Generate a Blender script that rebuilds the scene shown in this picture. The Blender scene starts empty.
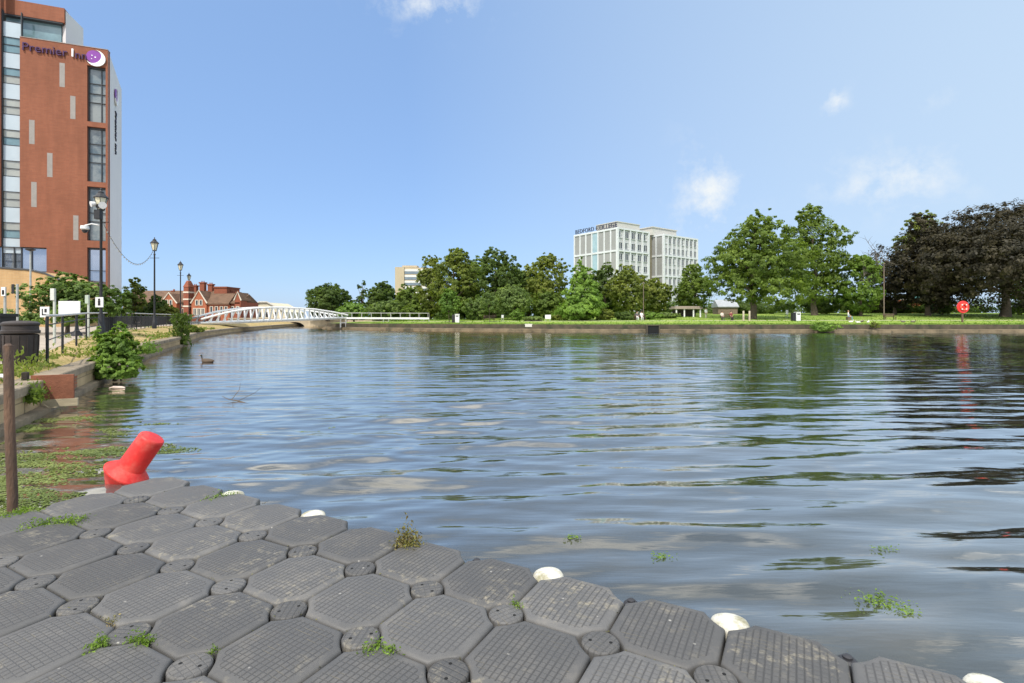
import bpy, math, random
import numpy as np
from mathutils import Vector, Matrix, Euler

random.seed(7)
NR = np.random.default_rng(11)
F = 522.8            # focal length in pixels of the 1024 px wide picture
HZ = 318.5           # horizon row
CAMZ = 1.8           # eye height above the water
SC = bpy.context.scene
COL = SC.collection


def at(px, Y):
    """X of the point seen in column px at depth Y."""
    return (px - 512) * Y / F


def zat(py, Y):
    """height of the point seen in row py at depth Y."""
    return CAMZ - (py - HZ) * Y / F


# ------------------------------------------------------------------ materials
MATS = {}


def nt(m):
    m.use_nodes = True
    t = m.node_tree
    for n in list(t.nodes):
        t.nodes.remove(n)
    return t, t.nodes, t.links


def node(ns, kind, **kw):
    n = ns.new(kind)
    for k, v in kw.items():
        setattr(n, k, v)
    return n


def ramp(ns, stops):
    r = ns.new('ShaderNodeValToRGB')
    e = r.color_ramp.elements
    while len(e) > 1:
        e.remove(e[-1])
    for i, (p, c) in enumerate(stops):
        el = e[0] if i == 0 else e.new(p)
        el.position = p
        el.color = (c[0], c[1], c[2], 1) if hasattr(c, '__len__') else (c, c, c, 1)
    return r


def mix(ns, lk, fac, a, b, mode='MIX'):
    m = ns.new('ShaderNodeMix')
    m.data_type = 'RGBA'
    m.blend_type = mode
    for sock, v in ((m.inputs[0], fac), (m.inputs[6], a), (m.inputs[7], b)):
        if isinstance(v, (int, float)):
            sock.default_value = v
        elif isinstance(v, tuple):
            sock.default_value = (v[0], v[1], v[2], 1)
        else:
            lk.new(v, sock)
    return m.outputs[2]


def math_(ns, lk, op, a, b=None, c=None):
    m = ns.new('ShaderNodeMath')
    m.operation = op
    for i, v in enumerate((a, b, c)):
        if v is None:
            continue
        if isinstance(v, (int, float)):
            m.inputs[i].default_value = v
        else:
            lk.new(v, m.inputs[i])
    return m.outputs[0]


def pm(name, col, rough=.7, var=.25, scale=3.0, bump=.0, bscale=None, metal=0.0, spec=.4, col2=None, thr=(.42, .62), obj=True, stretch=(1, 1, 1)):
    """plain weathered surface: base colour, broad tone variation, optional second colour in blotches, fine bump"""
    if name in MATS:
        return MATS[name]
    m = bpy.data.materials.new(name)
    t, ns, lk = nt(m)
    out = ns.new('ShaderNodeOutputMaterial')
    b = ns.new('ShaderNodeBsdfPrincipled')
    lk.new(b.outputs[0], out.inputs[0])
    tc = ns.new('ShaderNodeTexCoord')
    mp = ns.new('ShaderNodeMapping')
    mp.inputs[3].default_value = stretch
    lk.new(tc.outputs['Object'], mp.inputs[0])
    n1 = node(ns, 'ShaderNodeTexNoise')
    n1.inputs['Scale'].default_value = scale
    n1.inputs['Detail'].default_value = 6
    n1.inputs['Roughness'].default_value = .65
    lk.new(mp.outputs[0], n1.inputs[0])
    lo = tuple(c * (1 - var) for c in col)
    hi = tuple(min(1, c * (1 + var)) for c in col)
    r = ramp(ns, [(.3, lo), (.7, hi)])
    lk.new(n1.outputs[0], r.inputs[0])
    c = r.outputs[0]
    if col2 is not None:
        n2 = node(ns, 'ShaderNodeTexNoise')
        n2.inputs['Scale'].default_value = scale * .6
        n2.inputs['Detail'].default_value = 7
        n2.inputs['Roughness'].default_value = .7
        lk.new(mp.outputs[0], n2.inputs[0])
        r2 = ramp(ns, [(thr[0], 0.0), (thr[1], 1.0)])
        lk.new(n2.outputs[1] if False else n2.outputs[0], r2.inputs[0])
        c = mix(ns, lk, r2.outputs[0], c, col2)
    lk.new(c, b.inputs['Base Color'])
    b.inputs['Roughness'].default_value = rough
    b.inputs['Metallic'].default_value = metal
    b.inputs['Specular IOR Level'].default_value = spec
    if bump > 0:
        n3 = node(ns, 'ShaderNodeTexNoise')
        n3.inputs['Scale'].default_value = bscale or scale * 8
        n3.inputs['Detail'].default_value = 5
        lk.new(mp.outputs[0], n3.inputs[0])
        bp = ns.new('ShaderNodeBump')
        bp.inputs['Strength'].default_value = bump
        bp.inputs['Distance'].default_value = .03
        lk.new(n3.outputs[0], bp.inputs['Height'])
        lk.new(bp.outputs[0], b.inputs['Normal'])
    MATS[name] = m
    return m


def leaf_mat(name, col, col2=None, trans=.5, nscale=.35, dead=None):
    if name in MATS:
        return MATS[name]
    m = bpy.data.materials.new(name)
    t, ns, lk = nt(m)
    out = ns.new('ShaderNodeOutputMaterial')
    geo = ns.new('ShaderNodeNewGeometry')
    tc = ns.new('ShaderNodeTexCoord')
    no = ns.new('ShaderNodeTexNoise')
    no.inputs['Scale'].default_value = nscale
    no.inputs['Detail'].default_value = 3
    lk.new(tc.outputs['Object'], no.inputs[0])
    col2 = col2 or tuple(c * .55 for c in col)
    col, col2 = tuple(c * 1.22 for c in col), tuple(c * 1.3 for c in col2)
    r = ramp(ns, [(.36, col2), (.62, col)])
    lk.new(no.outputs[0], r.inputs[0])
    r2 = ramp(ns, [(0, (.74, .74, .74)), (.5, (1, 1, 1)), (1, (1.28, 1.25, 1.1))])
    lk.new(geo.outputs['Random Per Island'], r2.inputs[0])
    c = mix(ns, lk, 1.0, r.outputs[0], r2.outputs[0], 'MULTIPLY')
    d = ns.new('ShaderNodeBsdfPrincipled')
    d.inputs['Roughness'].default_value = .55
    d.inputs['Specular IOR Level'].default_value = .25
    lk.new(c, d.inputs['Base Color'])
    tr = ns.new('ShaderNodeBsdfTranslucent')
    c2 = mix(ns, lk, 1.0, c, (1.25, 1.3, .55), 'MULTIPLY')
    lk.new(c2, tr.inputs[0])
    ms = ns.new('ShaderNodeMixShader')
    ms.inputs[0].default_value = trans
    lk.new(d.outputs[0], ms.inputs[1])
    lk.new(tr.outputs[0], ms.inputs[2])
    lk.new(ms.outputs[0], out.inputs[0])
    MATS[name] = m
    return m


def brick_mat(name, c1, c2, mortar, scale=1.0, bw=.45, bh=.15, rough=.85, tint=(.8, 1.15)):
    if name in MATS:
        return MATS[name]
    m = bpy.data.materials.new(name)
    t, ns, lk = nt(m)
    out = ns.new('ShaderNodeOutputMaterial')
    b = ns.new('ShaderNodeBsdfPrincipled')
    lk.new(b.outputs[0], out.inputs[0])
    tc = ns.new('ShaderNodeTexCoord')
    sp = ns.new('ShaderNodeSeparateXYZ')
    lk.new(tc.outputs['Object'], sp.inputs[0])
    s = math_(ns, lk, 'ADD', sp.outputs[0], sp.outputs[1])
    cb = ns.new('ShaderNodeCombineXYZ')
    lk.new(s, cb.inputs[0])
    lk.new(sp.outputs[2], cb.inputs[1])
    br = ns.new('ShaderNodeTexBrick')
    br.inputs['Color1'].default_value = (*c1, 1)
    br.inputs['Color2'].default_value = (*c2, 1)
    br.inputs['Mortar'].default_value = (*mortar, 1)
    br.inputs['Scale'].default_value = scale
    br.inputs['Mortar Size'].default_value = .012
    br.inputs['Brick Width'].default_value = bw
    br.inputs['Row Height'].default_value = bh
    lk.new(cb.outputs[0], br.inputs[0])
    no = ns.new('ShaderNodeTexNoise')
    no.inputs['Scale'].default_value = .8
    no.inputs['Detail'].default_value = 8
    no.inputs['Roughness'].default_value = .68
    mpw = ns.new('ShaderNodeMapping')
    mpw.inputs[3].default_value = (1, 1, .22)
    lk.new(tc.outputs['Object'], mpw.inputs[0])
    lk.new(mpw.outputs[0], no.inputs[0])
    r = ramp(ns, [(.3, tint[0]), (.7, tint[1])])
    lk.new(no.outputs[0], r.inputs[0])
    c = mix(ns, lk, 1.0, br.outputs[0], r.outputs[0], 'MULTIPLY')
    lk.new(c, b.inputs['Base Color'])
    b.inputs['Roughness'].default_value = rough
    b.inputs['Specular IOR Level'].default_value = .25
    MATS[name] = m
    return m


def glass_mat(name, col, rough=.06, spec=.9, metal=.0):
    """window glass seen from outside: dark room behind a clear reflection, blinds and curtains as slow tone change"""
    return pm(name, col, rough=rough, var=.35, scale=.45, spec=spec, metal=metal)


# ------------------------------------------------------------------ mesh builder
class MB:
    def __init__(self):
        self.v, self.f, self.mi = [], [], []
        self.cur = 0

    def add(self, vs, fs):
        o = len(self.v)
        self.v += [tuple(v) for v in vs]
        for f in fs:
            self.f.append(tuple(i + o for i in f))
            self.mi.append(self.cur)

    def box(self, x0, x1, y0, y1, z0, z1, M=None):
        vs = [Vector((x, y, z)) for z in (z0, z1) for y in (y0, y1) for x in (x0, x1)]
        if M is not None:
            vs = [M @ v for v in vs]
        self.add(vs, [(0, 2, 3, 1), (4, 5, 7, 6), (0, 1, 5, 4), (2, 6, 7, 3), (0, 4, 6, 2), (1, 3, 7, 5)])
        return self

    def cbox(self, c, s, M=None):
        return self.box(c[0] - s[0] / 2, c[0] + s[0] / 2, c[1] - s[1] / 2, c[1] + s[1] / 2, c[2] - s[2] / 2, c[2] + s[2] / 2, M)

    def prism(self, poly, z0, z1):
        n = len(poly)
        vs = [(p[0], p[1], z0) for p in poly] + [(p[0], p[1], z1) for p in poly]
        fs = [tuple(range(n - 1, -1, -1)), tuple(range(n, 2 * n))]
        fs += [(i, (i + 1) % n, n + (i + 1) % n, n + i) for i in range(n)]
        self.add(vs, fs)
        return self

    def loft(self, rings, cap0=True, cap1=True):
        n = len(rings[0])
        vs = [p for r in rings for p in r]
        fs = []
        for k in range(len(rings) - 1):
            for i in range(n):
                j = (i + 1) % n
                fs.append((k * n + i, k * n + j, (k + 1) * n + j, (k + 1) * n + i))
        if cap0:
            fs.append(tuple(range(n - 1, -1, -1)))
        if cap1:
            fs.append(tuple((len(rings) - 1) * n + i for i in range(n)))
        self.add(vs, fs)
        return self

    def tube(self, pts, rs, n=8, cap=True):
        """round bar through pts"""
        pts = [Vector(p) for p in pts]
        if not hasattr(rs, '__len__'):
            rs = [rs] * len(pts)
        rings = []
        u = None
        for i, p in enumerate(pts):
            d = (pts[min(i + 1, len(pts) - 1)] - pts[max(i - 1, 0)])
            d = d.normalized() if d.length > 1e-9 else Vector((0, 0, 1))
            if u is None:
                a = Vector((1, 0, 0)) if abs(d.x) < .8 else Vector((0, 1, 0))
                u = d.cross(a).normalized()
            else:
                u = (u - d * u.dot(d))
                u = u.normalized() if u.length > 1e-6 else d.orthogonal().normalized()
            w = d.cross(u)
            rings.append([p + (u * math.cos(2 * math.pi * k / n) + w * math.sin(2 * math.pi * k / n)) * rs[i] for k in range(n)])
        return self.loft(rings, cap, cap)

    def lathe(self, prof, n=16, M=None, c=(0, 0, 0)):
        rings = []
        for r, z in prof:
            ring = [Vector((c[0] + r * math.cos(2 * math.pi * k / n), c[1] + r * math.sin(2 * math.pi * k / n), c[2] + z)) for k in range(n)]
            if M is not None:
                ring = [M @ v for v in ring]
            rings.append(ring)
        return self.loft(rings)

    def build(self, name, mats, parent=None, smooth=False, bevel=0.0, auto=40):
        me = bpy.data.meshes.new(name)
        me.from_pydata(self.v, [], self.f)
        if not isinstance(mats, (list, tuple)):
            mats = [mats]
        for m in mats:
            me.materials.append(m)
        if len(mats) > 1:
            me.polygons.foreach_set('material_index', self.mi)
        me.update()
        o = bpy.data.objects.new(name, me)
        COL.objects.link(o)
        if parent is not None:
            o.parent = parent
        if smooth:
            me.polygons.foreach_set('use_smooth', [True] * len(me.polygons))
            me.set_sharp_from_angle(angle=math.radians(auto))
        if bevel > 0:
            b = o.modifiers.new('bevel', 'BEVEL')
            b.width = bevel
            b.segments = 2
            b.limit_method = 'ANGLE'
        return o


def tag(o, label=None, cat=None, group=None, kind=None):
    if label:
        o['label'] = label
    if cat:
        o['category'] = cat
    if group:
        o['group'] = group
    if kind:
        o['kind'] = kind
    return o


def empty(name, loc, rz=0.0, label=None, cat=None, group=None):
    o = bpy.data.objects.new(name, None)
    o.location = loc
    o.rotation_euler = (0, 0, rz)
    o.empty_display_size = .2
    COL.objects.link(o)
    return tag(o, label, cat, group)


def raw_mesh(name, V, FQ, mats, parent=None, smooth=False):
    """numpy verts (N,3), quads (M,4)"""
    me = bpy.data.meshes.new(name)
    V = np.ascontiguousarray(V, np.float32)
    FQ = np.ascontiguousarray(FQ, np.int32)
    k = FQ.shape[1]
    me.vertices.add(len(V))
    me.vertices.foreach_set('co', V.ravel())
    me.loops.add(FQ.size)
    me.loops.foreach_set('vertex_index', FQ.ravel())
    me.polygons.add(len(FQ))
    me.polygons.foreach_set('loop_start', np.arange(0, FQ.size, k, dtype=np.int32))
    if smooth:
        me.polygons.foreach_set('use_smooth', np.ones(len(FQ), bool))
    me.update(calc_edges=True)
    me.validate()
    if not isinstance(mats, (list, tuple)):
        mats = [mats]
    for m in mats:
        me.materials.append(m)
    o = bpy.data.objects.new(name, me)
    COL.objects.link(o)
    if parent is not None:
        o.parent = parent
    return o


def text_mesh(name, body, size, mat, parent, M, depth=.03, squeeze=1.0, spacing=1.0):
    cu = bpy.data.curves.new(name + '_curve', 'FONT')
    cu.body = body
    cu.size = size
    cu.extrude = depth
    cu.align_x = 'CENTER'
    cu.align_y = 'CENTER'
    cu.space_character = spacing
    tmp = bpy.data.objects.new(name + '_tmp', cu)
    COL.objects.link(tmp)
    dg = bpy.context.evaluated_depsgraph_get()
    dg.update()
    me = bpy.data.meshes.new_from_object(tmp.evaluated_get(dg))
    bpy.data.objects.remove(tmp)
    bpy.data.curves.remove(cu)
    me.materials.clear()
    me.materials.append(mat)
    me.transform(M @ Matrix.Diagonal((squeeze, 1, 1, 1)))
    o = bpy.data.objects.new(name, me)
    COL.objects.link(o)
    o.parent = parent
    return o


# ------------------------------------------------------------------ foliage
def leaves(blobs, n, size, clump=.26, up=.35, shell=.62, nclump=None, rng=NR, flat=1.0, aspect=.6):
    """many small leaf faces gathered in clumps through the volume of the given ellipsoids (x,y,z,rx,ry,rz)"""
    B = np.array(blobs, float)
    w = (B[:, 3] * B[:, 4] * B[:, 5]) ** (2 / 3)
    w = w / w.sum()
    C, N0, R = [], [], []
    for b, wi in zip(B, w):
        k = max(6, int((nclump or 140) * wi * 1.0))
        d = rng.normal(size=(k, 3))
        d /= np.linalg.norm(d, axis=1)[:, None]
        rad = shell + (1 - shell) * rng.random(k) ** .6
        rad *= 1 + .055 * rng.normal(size=k)
        inner = rng.random(k) < .08
        rad[inner] *= rng.random(inner.sum())
        C.append(b[:3] + d * b[3:6] * rad[:, None])
        N0.append(d)
        R.append(np.full(k, clump) * (b[3] * b[4] * b[5]) ** (1 / 3) * (.6 + .8 * rng.random(k)))
    C, N0, R = np.concatenate(C), np.concatenate(N0), np.concatenate(R)
    idx = rng.integers(0, len(C), n)
    g = rng.normal(size=(n, 3))
    g /= np.maximum(np.linalg.norm(g, axis=1), 1e-6)[:, None]
    g *= (rng.random(n) ** .45)[:, None]
    g[:, 2] *= .62 * flat
    P = C[idx] + g * R[idx][:, None]
    nor = N0[idx] * .9 + g * .9 + rng.normal(size=(n, 3)) * .38
    nor[:, 2] += up
    nor /= np.linalg.norm(nor, axis=1)[:, None]
    return quads(P, nor, size, aspect, rng)


def quads(P, nor, size, aspect=.6, rng=NR):
    n = len(P)
    a = rng.normal(size=(n, 3))
    t = np.cross(nor, a)
    t /= np.maximum(np.linalg.norm(t, axis=1), 1e-6)[:, None]
    b = np.cross(nor, t)
    s = size * (.45 + 1.25 * rng.random(n) ** 1.6)
    L = t * s[:, None] * .5
    W = b * (s * aspect)[:, None] * .5
    bend = nor * (s * .12)[:, None]
    V = np.stack([P - L - bend, P + W * .9 + L * .1, P + L - bend, P - W * .9 + L * .1], 1).reshape(-1, 3)
    Q = np.arange(4 * n).reshape(-1, 4)
    return V, Q


BARK = pm('bark', (.11, .085, .06), .9, .4, 4, .6, stretch=(3, 3, .6))


def limbs(mb, base, top, r, blobs, rng, n=7, spread=1.0):
    """tapered trunk with limbs reaching into the crown blobs"""
    base, top = Vector(base), Vector(top)
    pts, rs = [], []
    for i in range(7):
        k = i / 6
        p = base.lerp(top, k) + Vector((rng.normal() * r * .5, rng.normal() * r * .5, 0)) * (k > 0)
        pts.append(p)
        rs.append(r * (1.35 if i == 0 else 1) * (1 - .8 * k))
    mb.tube(pts, rs, 9)
    for i in range(n):
        b = blobs[i % len(blobs)]
        k = .3 + .6 * rng.random()
        s = base.lerp(top, k)
        d = rng.normal(size=3)
        d /= np.linalg.norm(d)
        e = Vector((b[0] + d[0] * b[3] * .6, b[1] + d[1] * b[4] * .6, b[2] + abs(d[2]) * b[5] * .5))
        m1 = s.lerp(e, .5) + Vector((0, 0, (e - s).length * .08))
        rr = r * (1 - .8 * k) * .6
        mb.tube([s, s.lerp(m1, .6), m1, m1.lerp(e, .6), e], [rr, rr * .8, rr * .6, rr * .4, rr * .15], 6)


def tree(name, label, X, Y, Z, blobs, n, size, mat, trunk_r=.3, trunk_top=None, cat='tree', group=None, nclump=140, clump=.26, seed=1, shell=.62, up=.35, nl=8, flat=1.0, trunk=True, rz=0):
    """blobs are relative to the foot of the trunk"""
    rng = np.random.default_rng(seed)
    root = empty(name, (X, Y, Z), rz, label, cat, group)
    V, Q = leaves(blobs, int(n * 3.2), size * .92, clump * .66, up, shell, int(nclump * 4.6), rng, flat)
    V = V[:]
    V[:, 2] = np.maximum(V[:, 2], .02)
    raw_mesh('crown' if trunk else 'foliage', V, Q, mat, root)
    if trunk:
        mb = MB()
        tt = trunk_top or (blobs[0][0], blobs[0][1], blobs[0][2] + blobs[0][5] * .5)
        limbs(mb, (0, 0, -.3), tt, trunk_r, blobs, rng, nl)
        mb.build('trunk', BARK, root, True)
    else:
        mb = MB()
        for i in range(6):
            b = blobs[i % len(blobs)]
            e = (b[0] + rng.normal() * b[3] * .4, b[1] + rng.normal() * b[4] * .4, b[2] + b[5] * .5)
            mb.tube([(rng.normal() * .08, rng.normal() * .08, -.1), (e[0] * .5, e[1] * .5, e[2] * .55), e], [.03 * b[5] + .01, .02 * b[5] + .006, .004], 5)
        mb.build('stem', BARK, root, True)
    return root


G_MID = leaf_mat('leaf_mid_green', (.148, .205, .036), (.085, .13, .026))
G_DARK = leaf_mat('leaf_dark_green', (.10, .148, .032), (.055, .09, .022))
G_OLIVE = leaf_mat('leaf_olive', (.20, .23, .048), (.11, .145, .032))
G_LIGHT = leaf_mat('leaf_light_green', (.16, .25, .045), (.09, .16, .03), .4)
G_YELL = leaf_mat('leaf_yellow_green', (.2, .22, .04), (.1, .13, .03), .4)
G_PURPLE = leaf_mat('leaf_copper', (.043, .036, .018), (.022, .020, .0115), .25)
G_WILLOW = leaf_mat('leaf_willow', (.17, .23, .07), (.10, .15, .045))
G_MOSS = leaf_mat('leaf_moss', (.17, .26, .04), (.09, .15, .025), .35, 6)
G_STRAW = leaf_mat('leaf_straw', (.30, .22, .10), (.12, .13, .035), .3, 9)
G_WEED = leaf_mat('leaf_duckweed', (.17, .205, .058), (.10, .135, .038), .2, .8)


# ------------------------------------------------------------------ camera, sun, sky
cam = bpy.data.cameras.new('camera')
cam.sensor_width = 36
cam.lens = 36 * F / 1024
cam.shift_y = -(341.5 - HZ) / 1024
cam.clip_start = .05
cam.clip_end = 9000
co = bpy.data.objects.new('camera', cam)
co.location = (0, 0, CAMZ)
co.rotation_euler = (math.radians(90), 0, 0)
COL.objects.link(co)
SC.camera = co

SUN_DIR = Vector((-.16, -.72, 1.0)).normalized()      # towards the sun: high, behind the left shoulder
elev = math.asin(SUN_DIR.z)
azim = math.atan2(SUN_DIR.x, SUN_DIR.y)
sl = bpy.data.lights.new('sun', 'SUN')
sl.energy = 3.6
sl.angle = math.radians(.5)
sl.color = (1, .945, .86)
so = bpy.data.objects.new('sun', sl)
so.rotation_euler = SUN_DIR.to_track_quat('Z', 'Y').to_euler()
so.location = (0, 0, 60)
COL.objects.link(so)

w = bpy.data.worlds.new('World')
SC.world = w
w.use_nodes = True
t = w.node_tree
ns, lk = t.nodes, t.links
for n_ in list(ns):
    ns.remove(n_)
wo = ns.new('ShaderNodeOutputWorld')
bg = ns.new('ShaderNodeBackground')
bg.inputs[1].default_value = .15
lk.new(bg.outputs[0], wo.inputs[0])
sky = ns.new('ShaderNodeTexSky')
sky.sky_type = 'NISHITA'
sky.sun_disc = False
sky.sun_elevation = elev
sky.sun_rotation = azim
sky.air_density = 1.0
sky.dust_density = .6
sky.ozone_density = 2.2
tc = ns.new('ShaderNodeTexCoord')
sp = ns.new('ShaderNodeSeparateXYZ')
lk.new(tc.outputs['Generated'], sp.inputs[0])
# thin bright cirrus veil on the right half of the sky, a little everywhere
veil = math_(ns, lk, 'MULTIPLY_ADD', sp.outputs[0], .95, .17)
veil = math_(ns, lk, 'MAXIMUM', veil, .0)
veil = math_(ns, lk, 'MINIMUM', veil, .9)
skyc = mix(ns, lk, .66, mix(ns, lk, 1.0, sky.outputs[0], (.95, 1.0, 1.1), 'MULTIPLY'), (1.74, 2.86, 4.90))
skyv = mix(ns, lk, veil, skyc, (3.4, 4.3, 5.25))
# small puffs of cloud
noi = ns.new('ShaderNodeTexNoise')
noi.inputs['Scale'].default_value = 19
noi.inputs['Detail'].default_value = 9
noi.inputs['Roughness'].default_value = .62
lk.new(tc.outputs['Generated'], noi.inputs[0])
acc = None
for px, py, rx, ry, amt in ((432, 4, 52, 16, .75), (834, 101, 11, 13, 1.0), (707, 196, 32, 44, .85), (893, 181, 52, 28, .8), (868, 208, 34, 12, .4), (940, 100, 24, 12, .25), (965, 118, 20, 20, .22), (395, 30, 40, 10, .2)):
    d = Vector(((px - 512) / F, 1, (HZ - py) / F))
    ln = d.length
    d.normalize()
    ax = Vector((d.y, -d.x, 0)).normalized()
    ay = ax.cross(d)
    vd1 = ns.new('ShaderNodeVectorMath'); vd1.operation = 'DOT_PRODUCT'
    vd1.inputs[1].default_value = ax * (F * ln / rx)
    vd2 = ns.new('ShaderNodeVectorMath'); vd2.operation = 'DOT_PRODUCT'
    vd2.inputs[1].default_value = ay * (F * ln / ry)
    vd3 = ns.new('ShaderNodeVectorMath'); vd3.operation = 'DOT_PRODUCT'
    vd3.inputs[1].default_value = d
    for q in (vd1, vd2, vd3):
        lk.new(tc.outputs['Generated'], q.inputs[0])
    s1 = math_(ns, lk, 'POWER', math_(ns, lk, 'ABSOLUTE', vd1.outputs['Value']), 2)
    s2 = math_(ns, lk, 'POWER', math_(ns, lk, 'ABSOLUTE', vd2.outputs['Value']), 2)
    e_ = math_(ns, lk, 'EXPONENT', math_(ns, lk, 'MULTIPLY', math_(ns, lk, 'ADD', s1, s2), -.8))
    e_ = math_(ns, lk, 'MULTIPLY', e_, math_(ns, lk, 'GREATER_THAN', vd3.outputs['Value'], .1))
    e_ = math_(ns, lk, 'MULTIPLY', e_, amt)
    acc = e_ if acc is None else math_(ns, lk, 'MAXIMUM', acc, e_)
# noise eats into the puffs
pz = math_(ns, lk, 'MULTIPLY_ADD', noi.outputs[0], 5.0, -2.75)
pz = math_(ns, lk, 'ADD', pz, math_(ns, lk, 'MULTIPLY', acc, 1.15))
pz = math_(ns, lk, 'MULTIPLY', math_(ns, lk, 'MULTIPLY', acc, .82), math_(ns, lk, 'MAXIMUM', pz, 0))
pz = math_(ns, lk, 'MAXIMUM', math_(ns, lk, 'MINIMUM', pz, 1), 0)
skyp = mix(ns, lk, pz, skyv, (4.9, 5.15, 5.3))
# banks of broken cloud higher up, out of the frame, that the water mirrors
n2 = ns.new('ShaderNodeTexNoise')
n2.inputs['Scale'].default_value = 5.5
n2.inputs['Detail'].default_value = 8
n2.inputs['Roughness'].default_value = .55
lk.new(tc.outputs['Generated'], n2.inputs[0])
hi = ns.new('ShaderNodeMapRange')
hi.interpolation_type = 'SMOOTHSTEP'
hi.inputs[1].default_value = -.01
hi.inputs[2].default_value = .20
lk.new(math_(ns, lk, 'MULTIPLY_ADD', math_(ns, lk, 'MAXIMUM', sp.outputs[1], 0.0), -.612, sp.outputs[2]), hi.inputs[0])
bias = math_(ns, lk, 'MULTIPLY_ADD', sp.outputs[0], -.16, -.40)
cv = math_(ns, lk, 'ADD', n2.outputs[0], bias)
cv = math_(ns, lk, 'MULTIPLY', cv, 7.5)
cv = math_(ns, lk, 'MINIMUM', math_(ns, lk, 'MAXIMUM', cv, 0), .92)
cv = math_(ns, lk, 'MULTIPLY', cv, hi.outputs[0])
skyt = mix(ns, lk, cv, skyp, (10.5, 10.7, 10.7))
lk.new(skyt, bg.inputs[0])

SC.view_settings.view_transform = 'Standard'
SC.view_settings.look = 'None'
SC.view_settings.exposure = 0.28
SC.view_settings.gamma = 1
SC.cycles.use_denoising = True
SC.cycles.max_bounces = 8
SC.cycles.transparent_max_bounces = 12

# ------------------------------------------------------------------ river lines
LEFT = [(-4.6, -25), (-5.2, -8), (-5.6, 0), (-6.8, 5.2), (-8.0, 8.1), (-8.8, 9.6), (-11.6, 14.6), (-17, 24.3), (-22, 35), (-28.6, 48), (-34.4, 64), (-40.5, 85), (-46, 105), (-53, 140)]
RIGHT = [(-34, 140), (-33.5, 105), (-31.5, 89), (-22, 81), (-10, 75), (5, 69.8), (20, 68.1), (66, 67.4), (120, 69), (260, 76)]


def resample(pl, step):
    out = []
    for a, b in zip(pl[:-1], pl[1:]):
        L = math.dist(a, b)
        n = max(1, int(L / step))
        for k in range(n):
            out.append((a[0] + (b[0] - a[0]) * k / n, a[1] + (b[1] - a[1]) * k / n))
    out.append(pl[-1])
    return out


def lerp_tab(tab, x):
    if x <= tab[0][0]:
        return tab[0][1]
    for (a, b), (c, d) in zip(tab[:-1], tab[1:]):
        if x <= c:
            return b + (d - b) * (x - a) / (c - a)
    return tab[-1][1]


def left_at(Y, off=0.0):
    """point off metres inland of the left wall at depth Y"""
    for a, b in zip(LEFT[:-1], LEFT[1:]):
        if a[1] <= Y <= b[1]:
            k = (Y - a[1]) / (b[1] - a[1])
            return (a[0] + (b[0] - a[0]) * k - off * .9, Y - off * .43 * 0)
    return (LEFT[-1][0] - off, Y)


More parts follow.
